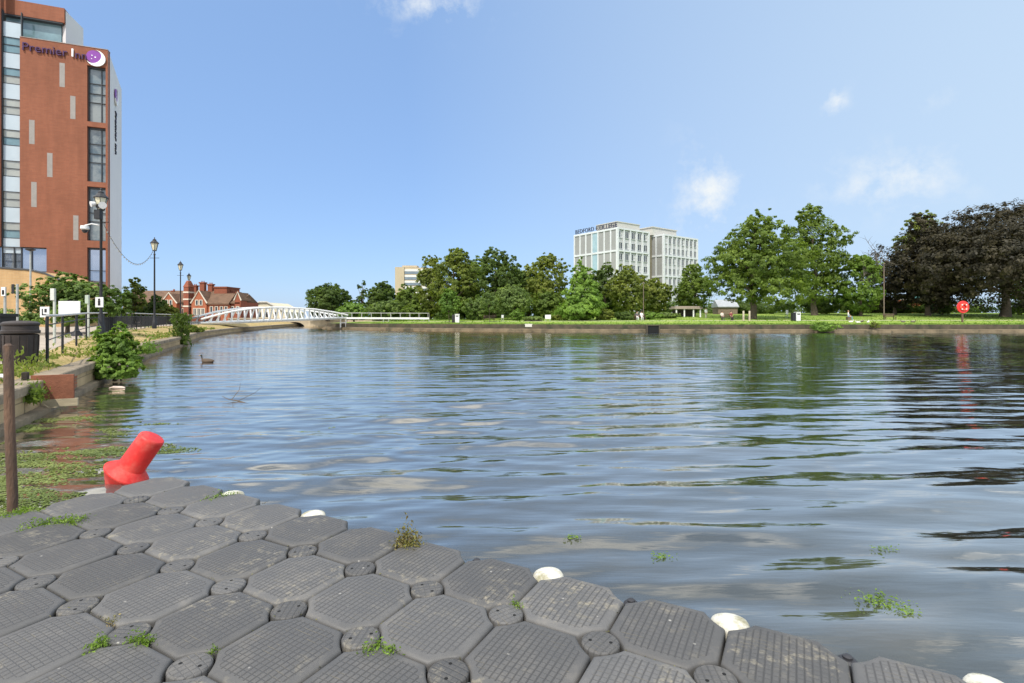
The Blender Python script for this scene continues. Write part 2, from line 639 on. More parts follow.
# ------------------------------------------------------------------ water
def water_material():
    m = bpy.data.materials.new('river_water')
    t, ns, lk = nt(m)
    out = ns.new('ShaderNodeOutputMaterial')
    b = ns.new('ShaderNodeBsdfPrincipled')
    lk.new(b.outputs[0], out.inputs[0])
    tc = ns.new('ShaderNodeTexCoord')
    # silt: slightly lighter brown swirls in dark green-brown water
    mp = ns.new('ShaderNodeMapping')
    mp.inputs[3].default_value = (.35, .9, 1)
    mp.inputs[2].default_value = (0, 0, .5)
    lk.new(tc.outputs['Object'], mp.inputs[0])
    n = ns.new('ShaderNodeTexNoise')
    n.inputs['Scale'].default_value = 1.1
    n.inputs['Detail'].default_value = 5
    n.inputs['Distortion'].default_value = 1.2
    lk.new(mp.outputs[0], n.inputs[0])
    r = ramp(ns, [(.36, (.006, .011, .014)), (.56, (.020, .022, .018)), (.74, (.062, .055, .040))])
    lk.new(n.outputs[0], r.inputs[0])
    # paler towards the left bank: silt, plus mirrored cloud brightness painted into the colour
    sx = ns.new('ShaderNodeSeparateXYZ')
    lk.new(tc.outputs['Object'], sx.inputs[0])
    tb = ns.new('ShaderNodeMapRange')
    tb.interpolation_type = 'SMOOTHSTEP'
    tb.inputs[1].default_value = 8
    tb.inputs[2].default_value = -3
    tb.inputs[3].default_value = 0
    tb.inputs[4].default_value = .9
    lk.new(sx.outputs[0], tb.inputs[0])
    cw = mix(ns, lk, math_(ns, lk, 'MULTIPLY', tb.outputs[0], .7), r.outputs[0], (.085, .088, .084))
    lk.new(cw, b.inputs['Base Color'])
    rg = math_(ns, lk, 'MULTIPLY_ADD', tb.outputs[0], .05, .025)
    lk.new(rg, b.inputs['Roughness'])
    b.inputs['IOR'].default_value = 2.3
    b.inputs['Specular IOR Level'].default_value = .5
    # fine ripples
    mp2 = ns.new('ShaderNodeMapping')
    mp2.inputs[3].default_value = (.32, 1.6, 1)
    mp2.inputs[2].default_value = (0, 0, -.12)
    lk.new(tc.outputs['Object'], mp2.inputs[0])
    n2 = ns.new('ShaderNodeTexNoise')
    n2.inputs['Scale'].default_value = 3.4
    n2.inputs['Detail'].default_value = 4
    n2.inputs['Roughness'].default_value = .45
    lk.new(mp2.outputs[0], n2.inputs[0])
    cd = ns.new('ShaderNodeVectorMath')
    cd.operation = 'LENGTH'
    lk.new(tc.outputs['Object'], cd.inputs[0])
    far = ns.new('ShaderNodeMapRange')
    far.inputs[1].default_value = 6
    far.inputs[2].default_value = 34
    far.inputs[3].default_value = .0085
    far.inputs[4].default_value = .022
    lk.new(cd.outputs['Value'], far.inputs[0])
    bp = ns.new('ShaderNodeBump')
    bp.inputs['Strength'].default_value = 1
    lk.new(far.outputs[0], bp.inputs['Distance'])
    lk.new(n2.outputs[0], bp.inputs['Height'])
    lk.new(bp.outputs[0], b.inputs['Normal'])
    # silty body below, mirror of the sky on top; the mirror grows towards grazing view
    df = ns.new('ShaderNodeBsdfDiffuse')
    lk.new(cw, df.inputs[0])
    gl = ns.new('ShaderNodeBsdfGlossy')
    lk.new(mix(ns, lk, tb.outputs[0], (.92, .95, .97), (1.0, .92, .80)), gl.inputs[0])  # warm left tint painted in, greying the mirrored blue sky towards silver
    lk.new(rg, gl.inputs['Roughness'])
    lw = ns.new('ShaderNodeLayerWeight')
    lw.inputs[0].default_value = .5
    for q in (df, gl, lw):
        lk.new(bp.outputs[0], q.inputs['Normal'])
    fr = ramp(ns, [(0, .03), (.35, .07), (.5, .18), (.65, .42), (.78, .70), (.9, .90), (1, .98)])
    lk.new(lw.outputs['Facing'], fr.inputs[0])
    ms = ns.new('ShaderNodeMixShader')
    lk.new(fr.outputs[0], ms.inputs[0])
    lk.new(df.outputs[0], ms.inputs[1])
    lk.new(gl.outputs[0], ms.inputs[2])
    ns.remove(b)
    lk.new(ms.outputs[0], out.inputs[0])
    return m


WAVES = []
_r = np.random.default_rng(5)
for k in range(64):
    lam = .30 * (2.3 / .30) ** (_r.random() ** 1.0)
    th = math.radians(90 + 8 + _r.normal() * (20 if lam < .55 else 10))
    slope = .0152 * (lam / .9) ** (-.12 if lam < .9 else -.55)
    WAVES.append((2 * math.pi / lam, th, slope * lam / (2 * math.pi), _r.random() * 6.283, lam))


def wave_z(X, Y, spacing=None, calm=True):
    z = np.zeros_like(X)
    lng = 1 / (.42 + .58 * np.clip((np.hypot(X, Y) - 2.0) / 9, 0, 1)) ** .8
    for k, th, a, ph, lam in WAVES:
        arg = k * (X * math.cos(th) + Y * math.sin(th)) + ph
        amp = a
        if spacing is not None:
            amp = a * np.clip((lam / np.maximum(spacing, 1e-3) - 2.6) / 3, 0, 1)
        z += amp * (np.sin(arg) + .22 * np.sin(2 * arg + .9)) * (1 if lam < .75 else lng)
    # gusts: patches of livelier and calmer water
    g = 1 + .38 * np.sin(X * .23 + Y * .11 + 1.3) * np.sin(Y * .19 - X * .07 + .4) + .2 * np.sin(X * .61 - Y * .43)
    R = np.hypot(X, Y)
    near = np.clip((R - 2.0) / 9, 0, 1)
    g *= .42 + .58 * near
    g *= 1 - .36 * np.clip((R - 9) / 14, 0, 1)
    # sheltered corner by the left bank
    sh = np.clip((X + 10.5 - .0 * Y + np.maximum(Y - 9, 0) * .55) / 5 + .1, .12, 1)
    return z * g * np.where(Y > 0, sh, 1)


def make_water():
    R = [0.6]
    while R[-1] < 190:
        r = R[-1]
        R.append(r + min(max(.022, r * .0052), .16 if r < 95 else 4))
    R = np.array(R)
    a = np.concatenate([np.linspace(-180, -56, 40, endpoint=False), np.linspace(-56, 56, 640, endpoint=False), np.linspace(56, 180, 40, endpoint=False)])
    A = np.radians(a)
    RR, AA = np.meshgrid(R, A, indexing='ij')
    X, Y = RR * np.sin(AA), RR * np.cos(AA)
    dr = np.gradient(R)[:, None] * np.ones_like(AA)
    da = RR * np.radians(np.where(np.abs(a) <= 56, .175, 3.1))[None, :]
    sp = np.maximum(dr, da * .42)
    Z = wave_z(X, Y, sp)
    V = np.stack([X, Y, Z], -1).reshape(-1, 3)
    nr, na = RR.shape
    i = np.arange(nr - 1)[:, None] * na + np.arange(na)[None, :]
    j = np.arange(nr - 1)[:, None] * na + (np.arange(na)[None, :] + 1) % na
    Q = np.stack([i, j, j + na, i + na], -1).reshape(-1, 4)[:, ::-1]
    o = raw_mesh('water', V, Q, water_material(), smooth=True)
    tag(o, 'rippled grey blue river water', None, None, 'structure')


make_water()
# a bed under the water, so that gaps of the dock look down into the dark
mb = MB()
mb.box(-160, 260, -60, 150, -3, -2.4)
tag(mb.build('river_bed', pm('silt', (.05, .045, .03))), None, None, None, 'structure')

# ------------------------------------------------------------------ ground
def ground_mat(name, grass, dry, path=None, scale=.8):
    m = bpy.data.materials.new(name)
    t, ns, lk = nt(m)
    out = ns.new('ShaderNodeOutputMaterial')
    b = ns.new('ShaderNodeBsdfPrincipled')
    lk.new(b.outputs[0], out.inputs[0])
    tc = ns.new('ShaderNodeTexCoord')
    n = ns.new('ShaderNodeTexNoise')
    n.inputs['Scale'].default_value = scale
    n.inputs['Detail'].default_value = 8
    n.inputs['Roughness'].default_value = .7
    lk.new(tc.outputs['Object'], n.inputs[0])
    r = ramp(ns, [(.38, grass), (.66, dry)])
    lk.new(n.outputs[0], r.inputs[0])
    n2 = ns.new('ShaderNodeTexNoise')
    n2.inputs['Scale'].default_value = scale * 14
    n2.inputs['Detail'].default_value = 4
    lk.new(tc.outputs['Object'], n2.inputs[0])
    r2 = ramp(ns, [(.3, .72), (.7, 1.25)])
    lk.new(n2.outputs[0], r2.inputs[0])
    c = mix(ns, lk, 1.0, r.outputs[0], r2.outputs[0], 'MULTIPLY')
    lk.new(c, b.inputs['Base Color'])
    b.inputs['Roughness'].default_value = .95
    b.inputs['Specular IOR Level'].default_value = .1
    bp = ns.new('ShaderNodeBump')
    bp.inputs['Strength'].default_value = .5
    bp.inputs['Distance'].default_value = .05
    lk.new(n2.outputs[0], bp.inputs['Height'])
    lk.new(bp.outputs[0], b.inputs['Normal'])
    return m


GRASS = ground_mat('lawn_grass', (.16, .25, .042), (.25, .31, .065), scale=.25)
DRYBANK = ground_mat('dry_bank', (.47, .33, .17), (.22, .20, .06), scale=1.1)
PAVING = pm('pale_paving', (.36, .30, .24), .9, .15, 1.2, .2)
FARGRASS = ground_mat('far_grass', (.10, .13, .035), (.16, .17, .06), scale=.05)

mb = MB()
mb.box(-4000, 4000, 152, 6000, .2, .9)
tag(mb.build('ground', FARGRASS), None, None, None, 'structure')


def strip(name, line, dirs, dz, mat, jig=0.0):
    """sheet of ground running along a bank line; dz = [(distance inland, height)]"""
    rows = []
    for i, p in enumerate(line):
        d = dirs[i]
        rows.append([(p[0] + d[0] * o, p[1] + d[1] * o, z(i) if callable(z) else z) for o, z in dz])
    V = np.array(rows, float).reshape(-1, 3)
    nr, nc = len(rows), len(dz)
    if jig:
        V[:, 2] += NR.normal(size=len(V)) * jig
    i = (np.arange(nr - 1)[:, None] * nc + np.arange(nc - 1)[None, :])
    Q = np.stack([i, i + 1, i + nc + 1, i + nc], -1).reshape(-1, 4)
    return V, Q, nc


def up_fix(V, Q):
    a, b, c = V[Q[:, 0]], V[Q[:, 1]], V[Q[:, 2]]
    n = np.cross(b - a, c - a)[:, 2]
    Q = Q.copy()
    Q[n < 0] = Q[n < 0][:, ::-1]
    return Q


# left bank: wall cap, dry slope, promenade
LL = resample(LEFT, 1.2)
ldir = [(-.88, -.47)] * len(LL)


def slope_w(p):
    """distance from the wall to the fence"""
    return lerp_tab([(8, 1.1), (14.7, 1.35), (22, 2.2), (32, 3.0), (52, 3.6), (85, 4)], p[1])


def prom_z(p):
    return lerp_tab([(8, .73), (14.7, .76), (22, .9), (32, 1.03), (52, 1.08), (90, 1.1)], p[1])


rows1, rows2 = [], []
for p in LL:
    sw, pz_ = slope_w(p), prom_z(p)
    offs = [(.30, .60), (.6, .63), (sw * .55, .63 + (pz_ - .63) * .7), (sw, pz_)]
    rows1.append([(p[0] - .88 * o, p[1] - .47 * o, z) for o, z in offs])
    offs2 = [(sw, pz_ + .003), (sw + 3, pz_ + .02), (sw + 7, pz_ + .03), (sw + 25, pz_ + .03), (sw + 170, pz_ + .03)]
    rows2.append([(p[0] - .88 * o, p[1] - .47 * o, z) for o, z in offs2])


def rows_mesh(name, rows, mat, jig=0):
    V = np.array(rows, float)
    nr, nc, _ = V.shape
    V = V.reshape(-1, 3)
    if jig:
        V[:, 2] += NR.normal(size=len(V)) * jig
    i = (np.arange(nr - 1)[:, None] * nc + np.arange(nc - 1)[None, :])
    Q = np.stack([i, i + 1, i + nc + 1, i + nc], -1).reshape(-1, 4)
    o = raw_mesh(name, V, up_fix(V, Q), mat, smooth=True)
    return tag(o, None, None, None, 'structure')


rows_mesh('bank', rows1, DRYBANK, .012)
rows_mesh('promenade', rows2, PAVING)

# right bank lawn
RL = resample(RIGHT, 2.0)


def rdir(p):
    k = max(0, min(1, (p[0] + 36) / 34))
    d = Vector((.8 - .78 * k, .6 + .4 * k))
    d.normalize()
    return d


rows = []
LAWN = [(.25, 1.0), (.8, 1.06), (3, 1.25), (7, 1.48), (8.4, 1.52), (9, 1.53), (14, 1.62), (20, 1.9), (27, 2.25), (36, 2.6), (52, 2.9), (80, 3.0), (130, 3.0)]


def lawn_k(x):
    return lerp_tab([(-30, .55), (0, .75), (45, 1.05), (90, 1.1)], x)


for p in RL:
    d = rdir(p)
    k = lawn_k(p[0])
    rows.append([(p[0] + d.x * o, p[1] + d.y * o, 1.0 + (z - 1.0) * k) for o, z in LAWN])
rows_mesh('lawn', rows, GRASS, .0)
rows = []
for p in RL[8:]:
    d = rdir(p)
    k = lawn_k(p[0])
    rows.append([(p[0] + d.x * o, p[1] + d.y * o, 1.0 + (z - 1.0) * k + .012) for o, z in ((7.05, 1.483), (7.7, 1.503), (8.35, 1.519))])
rows_mesh('path', rows, pm('gravel_path', (.52, .46, .33), .95, .15, 2))


def lawn_z(X, Y):
    """height of the lawn at a point on the right bank"""
    best = None
    for p in RL:
        d = rdir(p)
        rx, ry = X - p[0], Y - p[1]
        o = rx * d.x + ry * d.y
        lat = abs(rx * d.y - ry * d.x)
        if best is None or lat < best[0]:
            best = (lat, o, p[0])
    return 1.0 + (lerp_tab(LAWN, best[1]) - 1.0) * lawn_k(best[2])


# ------------------------------------------------------------------ river walls
STONE = brick_mat('bank_stone', (.42, .32, .19), (.35, .265, .155), (.22, .17, .10), 1, 1.25, .34, tint=(.6, 1.25))
CAP = pm('bank_coping', (.25, .20, .14), .9, .35, 1.6, .5, col2=(.12, .10, .07), thr=(.5, .7))
DARKWALL = pm('far_bank_wall', (.075, .060, .038), .9, .35, 1.2, .4, col2=(.035, .038, .02), thr=(.48, .62))
LEDGE = pm('far_bank_ledge', (.17, .13, .08), .9, .35, .9, .3, col2=(.06, .055, .035), thr=(.5, .66))


def wall_strip(line, side, prof):
    """extrude an (inland offset, height) profile along a line"""
    mb = MB()
    rings = []
    for i, p in enumerate(line):
        a = line[max(0, i - 1)]
        b = line[min(len(line) - 1, i + 1)]
        d = Vector((b[0] - a[0], b[1] - a[1]))
        d.normalize()
        n = Vector((-d.y, d.x)) * side
        rings.append([(p[0] + n.x * o, p[1] + n.y * o, z) for o, z in prof])
    mb.loft(rings)
    return mb


LW = resample(LEFT, 2.5)
root = empty('river_wall', (-8, 8.1, 0), 0, 'tan stone river wall with coping and grassy bank below the promenade', 'river wall')
for nm, prof, mt in (('wall_face', [(0, -1.6), (0, .45), (.4, .45), (.4, -1.6)], STONE), ('coping', [(-.05, .453), (-.05, .60), (-.03, .62), (.42, .63), (.42, .453)], CAP), ('foot_ledge', [(-.16, -1.6), (-.16, .11), (-.004, .13), (-.004, -1.6)], pm('wet_stone', (.19, .15, .10), .8, .4, 2, .4))):
    q = wall_strip(LW, 1, prof).build(nm, mt, None)
    q.parent = root
    q.matrix_parent_inverse = root.matrix_world.inverted()
    q.location = (8, -8.1, 0)
    q.matrix_parent_inverse = Matrix.Identity(4)

RW = resample(RIGHT, 4)
root = empty('river_wall', (20, 68, 0), 0, 'long low brown far river wall with pale ledge under the lawn', 'river wall')
for nm, prof, mt in (('wall_face', [(0, -1.6), (0, 1.0), (.3, 1.02), (.3, -1.6)], DARKWALL), ('foot_ledge', [(-.7, -1.6), (-.7, .36), (-.004, .42), (-.004, -1.6)], LEDGE)):
    q = wall_strip(RW, 1, prof).build(nm, mt, root)
    q.location = (-20, -68, 0)

# ------------------------------------------------------------------ floating dock
DA, DX0, DY0, DTOP = -.4983, -1.387, 2.2524, CAMZ - 1.4905


def dock_pt(i, j):
    return (DX0 + .5 * (i * math.cos(DA) - j * math.sin(DA)), DY0 + .5 * (i * math.sin(DA) + j * math.cos(DA)))


def plastic(name, tread=True, base=(.098, .095, .092), groove=.6):
    m = bpy.data.materials.new(name)
    t, ns, lk = nt(m)
    out = ns.new('ShaderNodeOutputMaterial')
    b = ns.new('ShaderNodeBsdfPrincipled')
    lk.new(b.outputs[0], out.inputs[0])
    tc = ns.new('ShaderNodeTexCoord')
    oi = ns.new('ShaderNodeObjectInfo')
    sp = ns.new('ShaderNodeSeparateXYZ')
    lk.new(tc.outputs['Object'], sp.inputs[0])
    # worn, dusty top: each float its own pattern
    off = ns.new('ShaderNodeVectorMath')
    off.operation = 'ADD'
    sc_ = ns.new('ShaderNodeVectorMath')
    sc_.operation = 'SCALE'
    sc_.inputs[0].default_value = (37, 61, 23)
    lk.new(oi.outputs['Random'], sc_.inputs['Scale'])
    lk.new(tc.outputs['Object'], off.inputs[0])
    lk.new(sc_.outputs[0], off.inputs[1])
    n1 = ns.new('ShaderNodeTexNoise')
    n1.inputs['Scale'].default_value = 5
    n1.inputs['Detail'].default_value = 8
    n1.inputs['Roughness'].default_value = .68
    lk.new(off.outputs[0], n1.inputs[0])
    r = ramp(ns, [(.3, tuple(c * .78 for c in base)), (.55, base), (.78, tuple(c * 1.5 for c in (base[0] * 1.06, base[1] * 1.02, base[2] * .95)))])
    lk.new(n1.outputs[0], r.inputs[0])
    vr = math_(ns, lk, 'MULTIPLY_ADD', oi.outputs['Random'], .5, .75)
    vc = ns.new('ShaderNodeCombineXYZ')
    for k in range(3):
        lk.new(vr, vc.inputs[k])
    c = mix(ns, lk, 1.0, r.outputs[0], vc.outputs[0], 'MULTIPLY')
    # dried mud and bird droppings
    n2 = ns.new('ShaderNodeTexNoise')
    n2.inputs['Scale'].default_value = 17
    n2.inputs['Detail'].default_value = 9
    n2.inputs['Roughness'].default_value = .72
    lk.new(off.outputs[0], n2.inputs[0])
    r2 = ramp(ns, [(.52, 0), (.66, .85)])
    lk.new(n2.outputs[0], r2.inputs[0])
    n2b = ns.new('ShaderNodeTexNoise')
    n2b.inputs['Scale'].default_value = 2.2
    lk.new(off.outputs[0], n2b.inputs[0])
    r2b = ramp(ns, [(.50, 0), (.66, 1)])
    lk.new(n2b.outputs[0], r2b.inputs[0])
    c = mix(ns, lk, math_(ns, lk, 'MULTIPLY', r2.outputs[0], r2b.outputs[0]), c, (.26, .23, .17))
    vo = ns.new('ShaderNodeTexVoronoi')
    vo.inputs['Scale'].default_value = 9
    lk.new(off.outputs[0], vo.inputs[0])
    r3 = ramp(ns, [(.035, 1), (.075, 0)])
    lk.new(vo.outputs['Distance'], r3.inputs[0])
    sel = ns.new('ShaderNodeSeparateXYZ')
    lk.new(vo.outputs['Color'], sel.inputs[0])
    g = math_(ns, lk, 'GREATER_THAN', sel.outputs[0], .66)
    c = mix(ns, lk, math_(ns, lk, 'MULTIPLY', math_(ns, lk, 'MULTIPLY', r3.outputs[0], g), .75), c, (.42, .40, .36))
    h = None
    if tread:
        def lines(co, sp_, wd, wob):
            u = math_(ns, lk, 'ADD', co, wob)
            f = math_(ns, lk, 'FRACT', math_(ns, lk, 'DIVIDE', u, sp_))
            d = math_(ns, lk, 'ABSOLUTE', math_(ns, lk, 'SUBTRACT', f, .5))
            q = ns.new('ShaderNodeMapRange')
            q.inputs[1].default_value = 0
            q.inputs[2].default_value = wd
            q.inputs[3].default_value = 1
            q.inputs[4].default_value = 0
            lk.new(d, q.inputs[0])
            return q.outputs[0]
        l1 = lines(sp.outputs[0], .0300, .19, 0.0)
        l2 = lines(sp.outputs[1], .0300, .12, 0.0)
        l2 = math_(ns, lk, 'MULTIPLY', l2, .62)
        g_ = math_(ns, lk, 'MAXIMUM', l1, l2)
        ax = math_(ns, lk, 'ABSOLUTE', sp.outputs[0])
        ay = math_(ns, lk, 'ABSOLUTE', sp.outputs[1])
        mx = math_(ns, lk, 'MAXIMUM', ax, ay)
        sm = math_(ns, lk, 'ADD', ax, ay)
        ins = math_(ns, lk, 'MULTIPLY', math_(ns, lk, 'LESS_THAN', mx, .205), math_(ns, lk, 'LESS_THAN', sm, .325))
        g_ = math_(ns, lk, 'MULTIPLY', g_, ins)
        # treads are worn away in places
        rw = ramp(ns, [(.34, .55), (.55, 1)])
        lk.new(n1.outputs[0], rw.inputs[0])
        g_ = math_(ns, lk, 'MULTIPLY', g_, rw.outputs[0])
        c = mix(ns, lk, math_(ns, lk, 'MULTIPLY', g_, groove), c, (.020, .018, .017))
        # grit caught in some of the grooves
        n4 = ns.new('ShaderNodeTexNoise')
        n4.inputs['Scale'].default_value = 8
        n4.inputs['Detail'].default_value = 5
        lk.new(off.outputs[0], n4.inputs[0])
        r4 = ramp(ns, [(.55, 0), (.66, .75)])
        lk.new(n4.outputs[0], r4.inputs[0])
        c = mix(ns, lk, math_(ns, lk, 'MULTIPLY', l2, math_(ns, lk, 'MULTIPLY', r4.outputs[0], ins)), c, (.20, .17, .11))
        h = math_(ns, lk, 'MULTIPLY', g_, -1.0)
    lk.new(c, b.inputs['Base Color'])
    rr = ramp(ns, [(.3, .5), (.7, .72)])
    lk.new(n1.outputs[0], rr.inputs[0])
    lk.new(rr.outputs[0], b.inputs['Roughness'])
    b.inputs['Specular IOR Level'].default_value = .42
    n5 = ns.new('ShaderNodeTexNoise')
    n5.inputs['Scale'].default_value = 140
    n5.inputs['Detail'].default_value = 2
    lk.new(tc.outputs['Object'], n5.inputs[0])
    hh = math_(ns, lk, 'MULTIPLY', n5.outputs[0], .22)
    if h is not None:
        hh = math_(ns, lk, 'ADD', hh, h)
    bp = ns.new('ShaderNodeBump')
    bp.inputs['Strength'].default_value = .9
    bp.inputs['Distance'].default_value = .0032
    lk.new(hh, bp.inputs['Height'])
    lk.new(bp.outputs[0], b.inputs['Normal'])
    return m


TREAD = plastic('dock_plastic')
PINM = plastic('dock_pin_plastic', True, (.096, .093, .090), .28)
HOLE = pm('dark_hole', (.006, .006, .006), .9, .1)


def float_mesh():
    mb = MB()
    rings = []
    n_arc = 5
    for ins, z, cc in ((.012, -.14, .120), (.0, -.10, .116), (.0, .18, .112), (.0, DTOP - .026, .110), (.0015, DTOP - .016, .110), (.005, DTOP - .008, .110), (.011, DTOP - .003, .110), (.022, DTOP - .0003, .110), (.06, DTOP + .0035, .108), (.13, DTOP + .0075, .09)):
        h = .2462 - ins
        c = max(.02, cc - ins * .586)
        ring = []
        # corners bow inwards round the pins
        for q in range(4):
            ang = q * math.pi / 2
            ca, sa = math.cos(ang), math.sin(ang)
            pts = []
            for k in range(n_arc + 1):
                s = k / n_arc
                x = h - c * s
                y = h - c * (1 - s)
                bow = .006 * math.sin(math.pi * s) * (1 - min(1, ins / .1))
                rnd = .006 * (k in (0, n_arc)) * 0
                pts.append((x - bow, y - bow))
            for (x, y) in pts:
                ring.append((x * ca - y * sa, x * sa + y * ca, z))
        rings.append(ring)
    mb.loft(rings)
    return mb


dock = empty('floating_dock', (DX0, DY0, 0), DA, 'grey modular plastic floating dock of linked square floats in the front', 'floating dock')
f0 = None
count = 0
rj = random.Random(3)
for j in range(-5, 3):
    for i in range(-6, 10):
        cx, cy = dock_pt(i + .5, j + .5)
        near = cy > .9
        pxs = 512 + F * cx / max(cy, .2)
        pys = HZ + F * 1.49 / max(cy, .2)
        if not (near and -150 < pxs < 1180 and pys < 860) and not (j >= -2 and -6 <= i <= 6 and cy > .6):
            continue
        if f0 is None:
            o = f0 = float_mesh().build('float', TREAD, dock, True, auto=55)
        else:
            o = f0.copy()
            COL.objects.link(o)
            o.parent = dock
        o.location = ((i + .5) * .5, (j + .5) * .5, rj.uniform(-.004, .004))
        o.rotation_euler = (rj.uniform(-.008, .008), rj.uniform(-.008, .008), rj.choice((0, 0, math.pi)) + rj.uniform(-.006, .006))
        count += 1


def pin_mesh():
    mb = MB()
    z = DTOP
    mb.lathe([(.02, z - .10), (.088, z - .06), (.088, z - .011), (.085, z - .005), (.078, z - .002), (.075, z - .0035), (.070, z - .002), (.03, z - .0012)], 28)
    mb.cur = 1
    for a in (.5, .5 + math.pi):
        mb.lathe([(.0085, z - .004), (.0085, z - .0012)], 10, c=(.047 * math.cos(a), .047 * math.sin(a), 0))
    return mb


p0 = None
for j in range(-5, 3):
    for i in range(-5, 10):
        cx, cy = dock_pt(i, j)
        if cy < .9 or not (-60 < 512 + F * cx / cy < 1090) or HZ + F * 1.49 / cy > 800:
            continue
        if p0 is None:
            o = p0 = pin_mesh().build('connector_pin', [PINM, HOLE], dock, True, auto=45)
        else:
            o = p0.copy()
            COL.objects.link(o)
            o.parent = dock
        o.location = (i * .5, j * .5, rj.uniform(-.003, .003))
        o.rotation_euler = (0, 0, rj.uniform(0, 6.28))
# plain lug plates on the open edge
lug = None
for i in range(-5, 7):
    if i % 2 == 0:
        continue
    if lug is None:
        mb = MB()
        mb.lathe([(.03, DTOP - .13), (.042, DTOP - .11), (.042, DTOP - .07), (.03, DTOP - .06)], 16)
        mb.lathe([(.02, DTOP - .08), (.021, DTOP - .050), (.012, DTOP - .044)], 10)
        o = lug = mb.build('edge_lug', plastic('lug_plastic', False, (.035, .035, .04)), dock, True)
    else:
        o = lug.copy()
        COL.objects.link(o)
        o.parent = dock
    o.location = (i * .5, 1.5 + .012, 0)

WHITE_PL = pm('white_fender_plastic', (.58, .56, .49), .6, .15, 12, .15, col2=(.27, .25, .16), thr=(.46, .62))
fl = {-4: 'white fender at the dock edge, farthest one, nearest the red buoy', -2: 'white fender at the dock edge between the farthest one and the brown weed tuft',
      2: 'white fender at the dock edge, first one right of the brown weed tuft', 4: 'white fender at the dock edge, second one right of the brown weed tuft', 6: 'white fender at the dock edge by the bottom right corner'}
for i in (-4, -2, 2, 4, 6):
    cx, cy = dock_pt(i, 3.02)
    mb = MB()
    mb.lathe([(.03, -.10), (.07, -.085), (.092, -.04), (.093, -.008), (.084, .008), (.062, .018), (.037, .023), (.012, .025)], 24)
    o = mb.build('edge_fender', WHITE_PL, None, True, auto=60)
    o.location = (cx, cy, DTOP - .034)
    o.rotation_euler = (rj.uniform(-.1, .1), rj.uniform(-.1, .1), rj.uniform(0, 6))
    tag(o, fl[i], 'fender', 'white fenders along the dock edge')


# weeds that grow in the joints
def tuft(label, pts, h, n, mat, name='weed_tuft', spread=.03, size=.016, group='weeds growing in the dock joints'):
    """low plants rooted at the given dock points"""
    rng = np.random.default_rng(abs(hash(label)) % 9999 if False else len(label) * 7 + n)
    P, N = [], []
    for (x, y) in pts:
        k = n // len(pts)
        r = rng.normal(size=(k, 2)) * spread
        z = np.abs(rng.normal(size=k)) * h * np.exp(-(r ** 2).sum(1) / (2 * spread ** 2) * .5)
        P.append(np.c_[r[:, 0], r[:, 1], z] + np.array([x - pts[0][0], y - pts[0][1], 0]))
        nn = np.c_[rng.normal(size=(k, 2)), rng.random(k) * 1.2]
        N.append(nn / np.linalg.norm(nn, axis=1)[:, None])
    V, Q = quads(np.concatenate(P), np.concatenate(N), size, .5, rng)
    o = raw_mesh(name, V, Q, mat)
    o.location = (pts[0][0], pts[0][1], DTOP - .012)
    return tag(o, label, 'weed', group)


def on_dock(px, py):
    Y = F * 1.4905 / (py - HZ)
    return (at(px, Y), Y)


TUFTM = leaf_mat('leaf_brown_tuft', (.20, .19, .06), (.10, .075, .04), .3, 25)
tuft('upright brown and green weed tuft on the outer dock edge', [on_dock(404, 544), on_dock(412, 545)], .085, 700, TUFTM, spread=.035, size=.022)
tuft('bright green weed growing beside a pin, right one of a pair at lower left', [on_dock(141, 643), on_dock(134, 640), on_dock(148, 641)], .03, 380, G_MOSS, size=.014, spread=.022)
tuft('bright green weed growing in a joint, left one of a pair at lower left', [on_dock(102, 643), on_dock(96, 646)], .03, 260, G_MOSS, size=.014, spread=.022)
tuft('light green weed spilling over a pin at the bottom centre', [on_dock(377, 648), on_dock(390, 652), on_dock(368, 652)], .03, 380, G_MOSS, size=.014, spread=.022)
tuft('long green mat of weed along the left end of the dock', [on_dock(30, 526), on_dock(42, 524), on_dock(55, 522), on_dock(68, 523), on_dock(80, 520)], .03, 900, G_MOSS, size=.018, spread=.05)
tuft('green weed at the left picture edge by the rusty pole', [on_dock(4, 518), on_dock(16, 514), on_dock(26, 512)], .03, 500, G_MOSS, size=.018, spread=.05)
tuft('flat green weed on the far dock edge near two white fenders', [on_dock(212, 499), on_dock(221, 497), on_dock(229, 495)], .025, 420, G_MOSS, size=.016, spread=.04)
tuft('small yellow green weed beside a pin near the middle', [on_dock(513, 603), on_dock(518, 606)], .022, 160, G_MOSS, size=.010, spread=.016)
tuft('tiny green sprig in a joint above the lower left pair', [on_dock(214, 650)], .02, 90, G_MOSS, size=.010, spread=.012)
tuft('dry straw coloured weed near the front pins', [on_dock(112, 621), on_dock(116, 618)], .018, 90, G_STRAW, size=.012, spread=.02)

rng = np.random.default_rng(404)
P = []
for k in range(5200):
    i = rng.integers(-6, 8)
    j = rng.integers(-3, 3)
    if rng.random() < .5:
        a, b_ = i + rng.normal() * .012, j + rng.random()
    else:
        a, b_ = i + rng.random(), j + rng.normal() * .012
    wgt = .5 + .5 * math.sin(a * 2.3 + 1.7 * b_) * math.sin(b_ * 3.1 - a * .7)
    if rng.random() > wgt ** 3 * .8:
        continue
    x_, y_ = dock_pt(a, b_)
    if y_ > .9:
        P.append((x_, y_, DTOP - .012 + abs(rng.normal()) * .006))
P = np.array(P)
N = np.c_[rng.normal(size=(len(P), 2)) * .8, np.ones(len(P))]
V, Q = quads(P, N / np.linalg.norm(N, axis=1)[:, None], .011, .5, rng)
tag(raw_mesh('joint_moss', V, Q, leaf_mat('leaf_joint', (.13, .13, .05), (.07, .06, .035), .2, 8)), 'specks of moss and grit in the joints of the dock', None, None, 'stuff')

